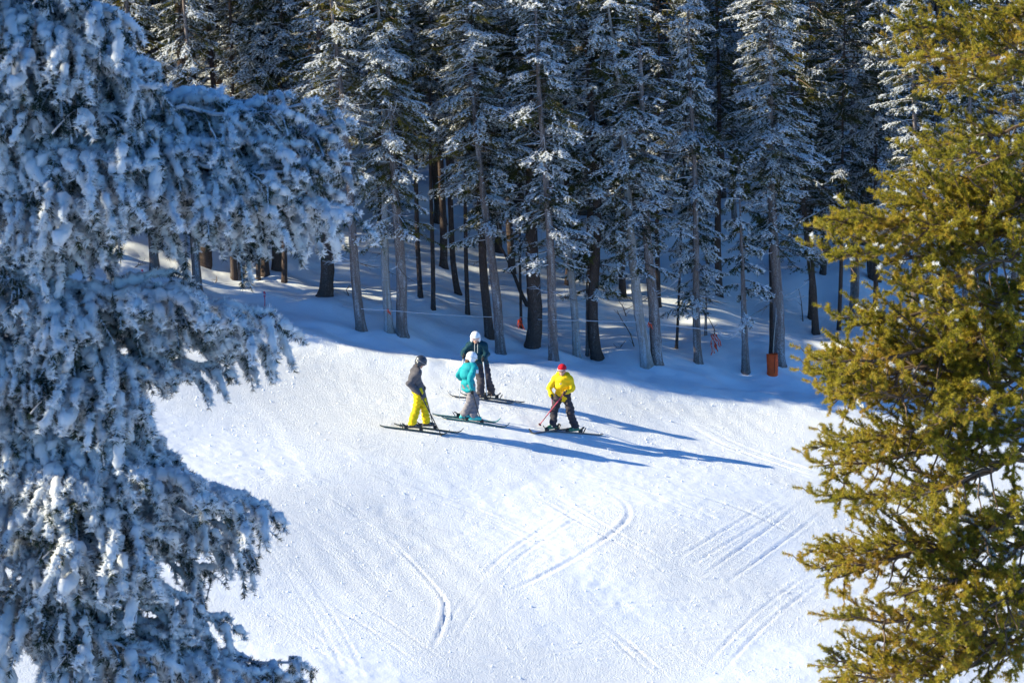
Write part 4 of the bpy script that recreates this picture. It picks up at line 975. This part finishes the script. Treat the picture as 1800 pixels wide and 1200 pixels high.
def strand(pts, r, sag=0.05, n=8):
    P = []
    for a, b in zip(pts[:-1], pts[1:]):
        a, b = Vector(a), Vector(b)
        for k in range(n):
            q = k / n; p = a.lerp(b, q); p.z -= sag * (b - a).length / 4 * 4 * q * (1 - q) * 0.5; P.append(p)
    P.append(Vector(pts[-1])); return tube(P, r, 5, True)
mb = MB(); mb.add(*strand(ROPE_PTS, 0.011)); rp = obj('boundary_rope', mb.mesh('boundary_rope', [ROPE], True)); put(rp, 'thin pale rope strung from tree to tree along the edge of the piste', 'rope')
def knot(p, m, nm, lab, n=5, l=0.12, seed=0):
    r = random.Random(seed); mb = MB(); p = Vector(p)
    for k in range(n):
        a = p + Vector((r.uniform(-.05, .05), r.uniform(-.03, .03), r.uniform(-.03, .04))); b = a + Vector((r.uniform(-.06, .06), r.uniform(-.03, .03), -l * r.uniform(0.5, 1.2)))
        mb.add(*tube([a, a.lerp(b, 0.5) + Vector((r.uniform(-.02, .02), 0, 0)), b], [0.016, 0.012, 0.008], 5, True))
    o = obj(nm, mb.mesh(nm, [m])); put(o, lab, 'ribbon')
for (p, lab, s) in [
    ((-3.13, 70.47, -11.63), 'orange ribbon knotted round the left one of the twin trunks', 0),
    ((3.54, 71.83, -12.19), 'orange ribbon knotted where the two crossing trunks meet', 1),
    ((0.21, 73.84, -12.44), 'pink-red tag hanging from the rope at the thin black stem', 2),
    ((0.24, 73.84, -12.56), 'pink-red tail of tape below the tag on the thin black stem', 3),
]:
    knot(p, ORG, 'ribbon', lab, seed=s)
for (xy, h, lab) in [
    ((-9.41, 71.57), 0.36, 'short pink stake in the snow left of the slim rimed spruce'),
    ((-6.32, 71.70), 0.46, 'pink stake alone on the open shaded snow below the dark pair of trunks'),
]:
    z = float(terrain(*xy)); t = empty('marker_stake', (xy[0], xy[1], z)); put(t, lab, 'stake', 'pink stakes holding the rope')
    mb = MB(); mb.add(*tube([(0, 0, -0.1), (0.01, 0, h * 0.5), (0.0, 0, h)], 0.012, 6, True)); obj('stake', mb.mesh('stake', [PNK]), t)
    mb = MB(); mb.add(*tube([(0, 0, h * 0.70), (0.01, 0, h * 0.85), (-0.01, 0, h * 0.98)], 0.028, 7, True)); obj('tape', mb.mesh('tape', [PNK]), t)
# hank of orange rope hanging between two trees
hx = (5.31, 73.83, -12.83)
t = empty('rope_hank', hx); put(t, 'tangled hank of orange and white rope hanging in the gap between two trees', 'rope')
r = random.Random(8)
for nm, m, n in (('orange_strands', ORG, 16), ('white_strands', ROPE, 7)):
    mb = MB()
    for k in range(n):
        a = Vector((r.uniform(-.06, .08), r.uniform(-.04, .04), 0)); l = r.uniform(0.25, 0.55); dx = r.uniform(-.05, .16)
        pts = [a + Vector((dx * q + 0.02 * math.sin(q * 9 + k), 0.03 * math.sin(q * 5 + k), -l * q)) for q in np.linspace(0, 1, 7)]
        mb.add(*tube(pts, 0.013, 5, True))
    obj(nm, mb.mesh(nm, [m], True), t)
# loops of white line tied to the little tree beside the hank
mb = MB()
for q in range(4):
    a = Vector((5.39, 73.35, -12.69)); b = Vector((5.98, 73.33, -12.66)); P = []
    for k in range(13):
        u = k / 12; p = a.lerp(b, u); p.z += -(0.02 + 0.07 * q) * 4 * u * (1 - u) + 0.05 * (q == 0) * math.sin(u * 3) + 0.03 * q * u; P.append(p)
    mb.add(*tube(P, 0.010, 5, True))
put(obj('slack_line', mb.mesh('slack_line', [ROPE], True)), 'slack loops of white line tied to the small rimed tree right of the orange hank', 'rope')
# orange pad: an open sleeve standing in the snow, and a bamboo pole beside the trunk
pad_xy = (6.85, 73.37)
t = empty('orange_pad', (*pad_xy, float(terrain(*pad_xy)))); put(t, 'rust-orange padded sleeve standing in the snow in front of the thick pale trunk', 'pad')
a = np.arange(20) * 2 * math.pi / 20
def ring(z, r, k): return np.stack([r * np.cos(a) * (1 + 0.05 * math.sin(k)) + 0.012 * k - 0.02, 0.75 * r * np.sin(a), np.full(20, z) + 0.012 * np.cos(a * 2 + k)], 1)
V = np.vstack([ring(-0.15, 0.145, 0), ring(0.1, 0.142, 0.5), ring(0.3, 0.15, 0.0), ring(0.53, 0.158, -1.2), ring(0.53, 0.132, -1.2), ring(0.25, 0.122, 0), ring(-0.1, 0.118, 0)])
j = np.arange(20); j2 = (j + 1) % 20
Q = np.vstack([np.stack([i * 20 + j, i * 20 + j2, i * 20 + 20 + j2, i * 20 + 20 + j], 1) for i in range(6)])
obj('sleeve', new_mesh('sleeve', V, None, Q, [mat('pad_orange', (0.85, 0.09, 0.015), 0.65, 0.3, 0.2, 9, 0.01)], smooth=True), t)
mb = MB(); mb.add(*tube([(r_ * 1.0, 0.118 * math.sin(0), 0) for r_ in (0,)] * 1 + [(0, 0, 0.001)], 0.001, 3)); mb = MB(); mb.add(*box((0.03, -0.112, 0.27), (0.012, 0.012, 0.46), 0, 0.03)); obj('seam', mb.mesh('seam', [mat('pad_seam', (0.22, 0.03, 0.012))]), t)
bp = (6.85, 73.56); z = float(terrain(*bp)); mb = MB(); mb.add(*tube([(bp[0], bp[1], z - 0.1), (bp[0] + 0.02, bp[1], z + 0.7), (bp[0] + 0.07, bp[1], z + 1.45)], [0.013, 0.012, 0.009], 6, True))
put(obj('bamboo_pole', mb.mesh('bamboo_pole', [mat('bamboo', (0.42, 0.36, 0.30), 0.6)], True)), 'pale bamboo pole leaning by the thick trunk above the orange sleeve', 'pole')
# dead sticks poking out of the snow
def stick(xy, pts, lab, seed, m=None):
    r = random.Random(seed); z = float(terrain(*xy)); mb = MB(); P = [Vector((x_, 0.1 * k, z_)) for k, (x_, z_) in enumerate(pts)]
    mb.add(*tube([p for p in P], np.linspace(0.018, 0.006, len(P)), 5, True))
    for k in range(1, len(P)):
        for _ in range(2):
            d = Vector((r.uniform(-1, 1), r.uniform(-.5, .5), r.uniform(0, 1))) * 0.16; q = P[k - 1].lerp(P[k], r.random()); mb.add(*tube([q, q + d * 0.6, q + d], [0.007, 0.005, 0.003], 4, True))
    o = obj('dead_stick', mb.mesh('dead_stick', [m or M['dark_bark'] if False else M['twig']]), None, (xy[0], xy[1], z - 0.05)); put(o, lab, 'branch', 'dead sticks in the snow')
for args in [
    ((3.20, 73.22), [(0, 0), (-.1, .35), (-.35, .75), (-.45, .95)], 'crooked dead stick leaning left of the pale crossing trunk', 1),
    ((3.14, 76.74), [(0, 0), (-.1, .3), (-.22, .45)], 'dead stick farther back left of the crossing trunks', 2),
    ((5.47, 75.45), [(0, 0), (-.02, .25), (-.15, .5), (-.3, .62)], 'bent dark stick beside the hank of orange rope', 3),
    ((8.24, 79.38), [(0, 0), (-.05, .6), (-.12, .95)], 'upright dead stick left of the dark leaning trunk', 4),
    ((-9.79, 72.50), [(0, 0), (.15, .1), (.35, .12)], 'low dead twigs on the shaded bank at the left', 5),
    ((-8.65, 72.52), [(0, 0), (.1, .12), (.2, .1)], 'low dead twigs between the two left-hand front trunks', 6),
    ((-7.75, 73.20), [(0, 0), (.06, .1), (.03, .2)], 'small curled stick in the snow right of the slim rimed spruce', 7),
    ((2.74, 72.83), [(0, 0), (.1, .08), (.22, .22)], 'small dead twig right of the bulging trunk', 8),
    ((-4.21, 72.92), [(0, 0), (-.1, .2), (.1, .35)], 'tuft of dead twigs beside the curved dark trunk', 9),
]:
    stick(*args)
# scattered lumps of snow knocked loose on the groomed surface: nobody could count them
r = np.random.default_rng(77); mb = MB()
for k in range(2600):
    x_ = r.uniform(-9, 10); y_ = r.uniform(49, 70)
    if y_ > edge_y(x_) - 0.8: continue
    s_ = 0.010 + 0.018 * r.random() ** 3; V, T, Q = ell((x_, y_, float(terrain(x_, y_)) + s_ * 0.3), (s_ * 1.5, s_ * 1.3, s_), r.random() * 3, n=3) if False else (None, None, None)
    o8 = np.array([[1, 0, 0], [-1, 0, 0], [0, 1, 0], [0, -1, 0], [0, 0, 1], [0, 0, -1]], float) * s_ * (0.7 + 0.6 * r.random((6, 1))) + np.array([x_, y_, float(terrain(x_, y_)) + s_ * 0.2])
    mb.add(o8, np.array([[0, 2, 4], [2, 1, 4], [1, 3, 4], [3, 0, 4], [2, 0, 5], [1, 2, 5], [3, 1, 5], [0, 3, 5]]))
put(obj('snow_crumbs', mb.mesh('snow_crumbs', [mat('crumb_snow', (0.86, 0.88, 0.9), 0.7)])), 'tiny loose crumbs of snow strewn over the groomed piste', kind='stuff')
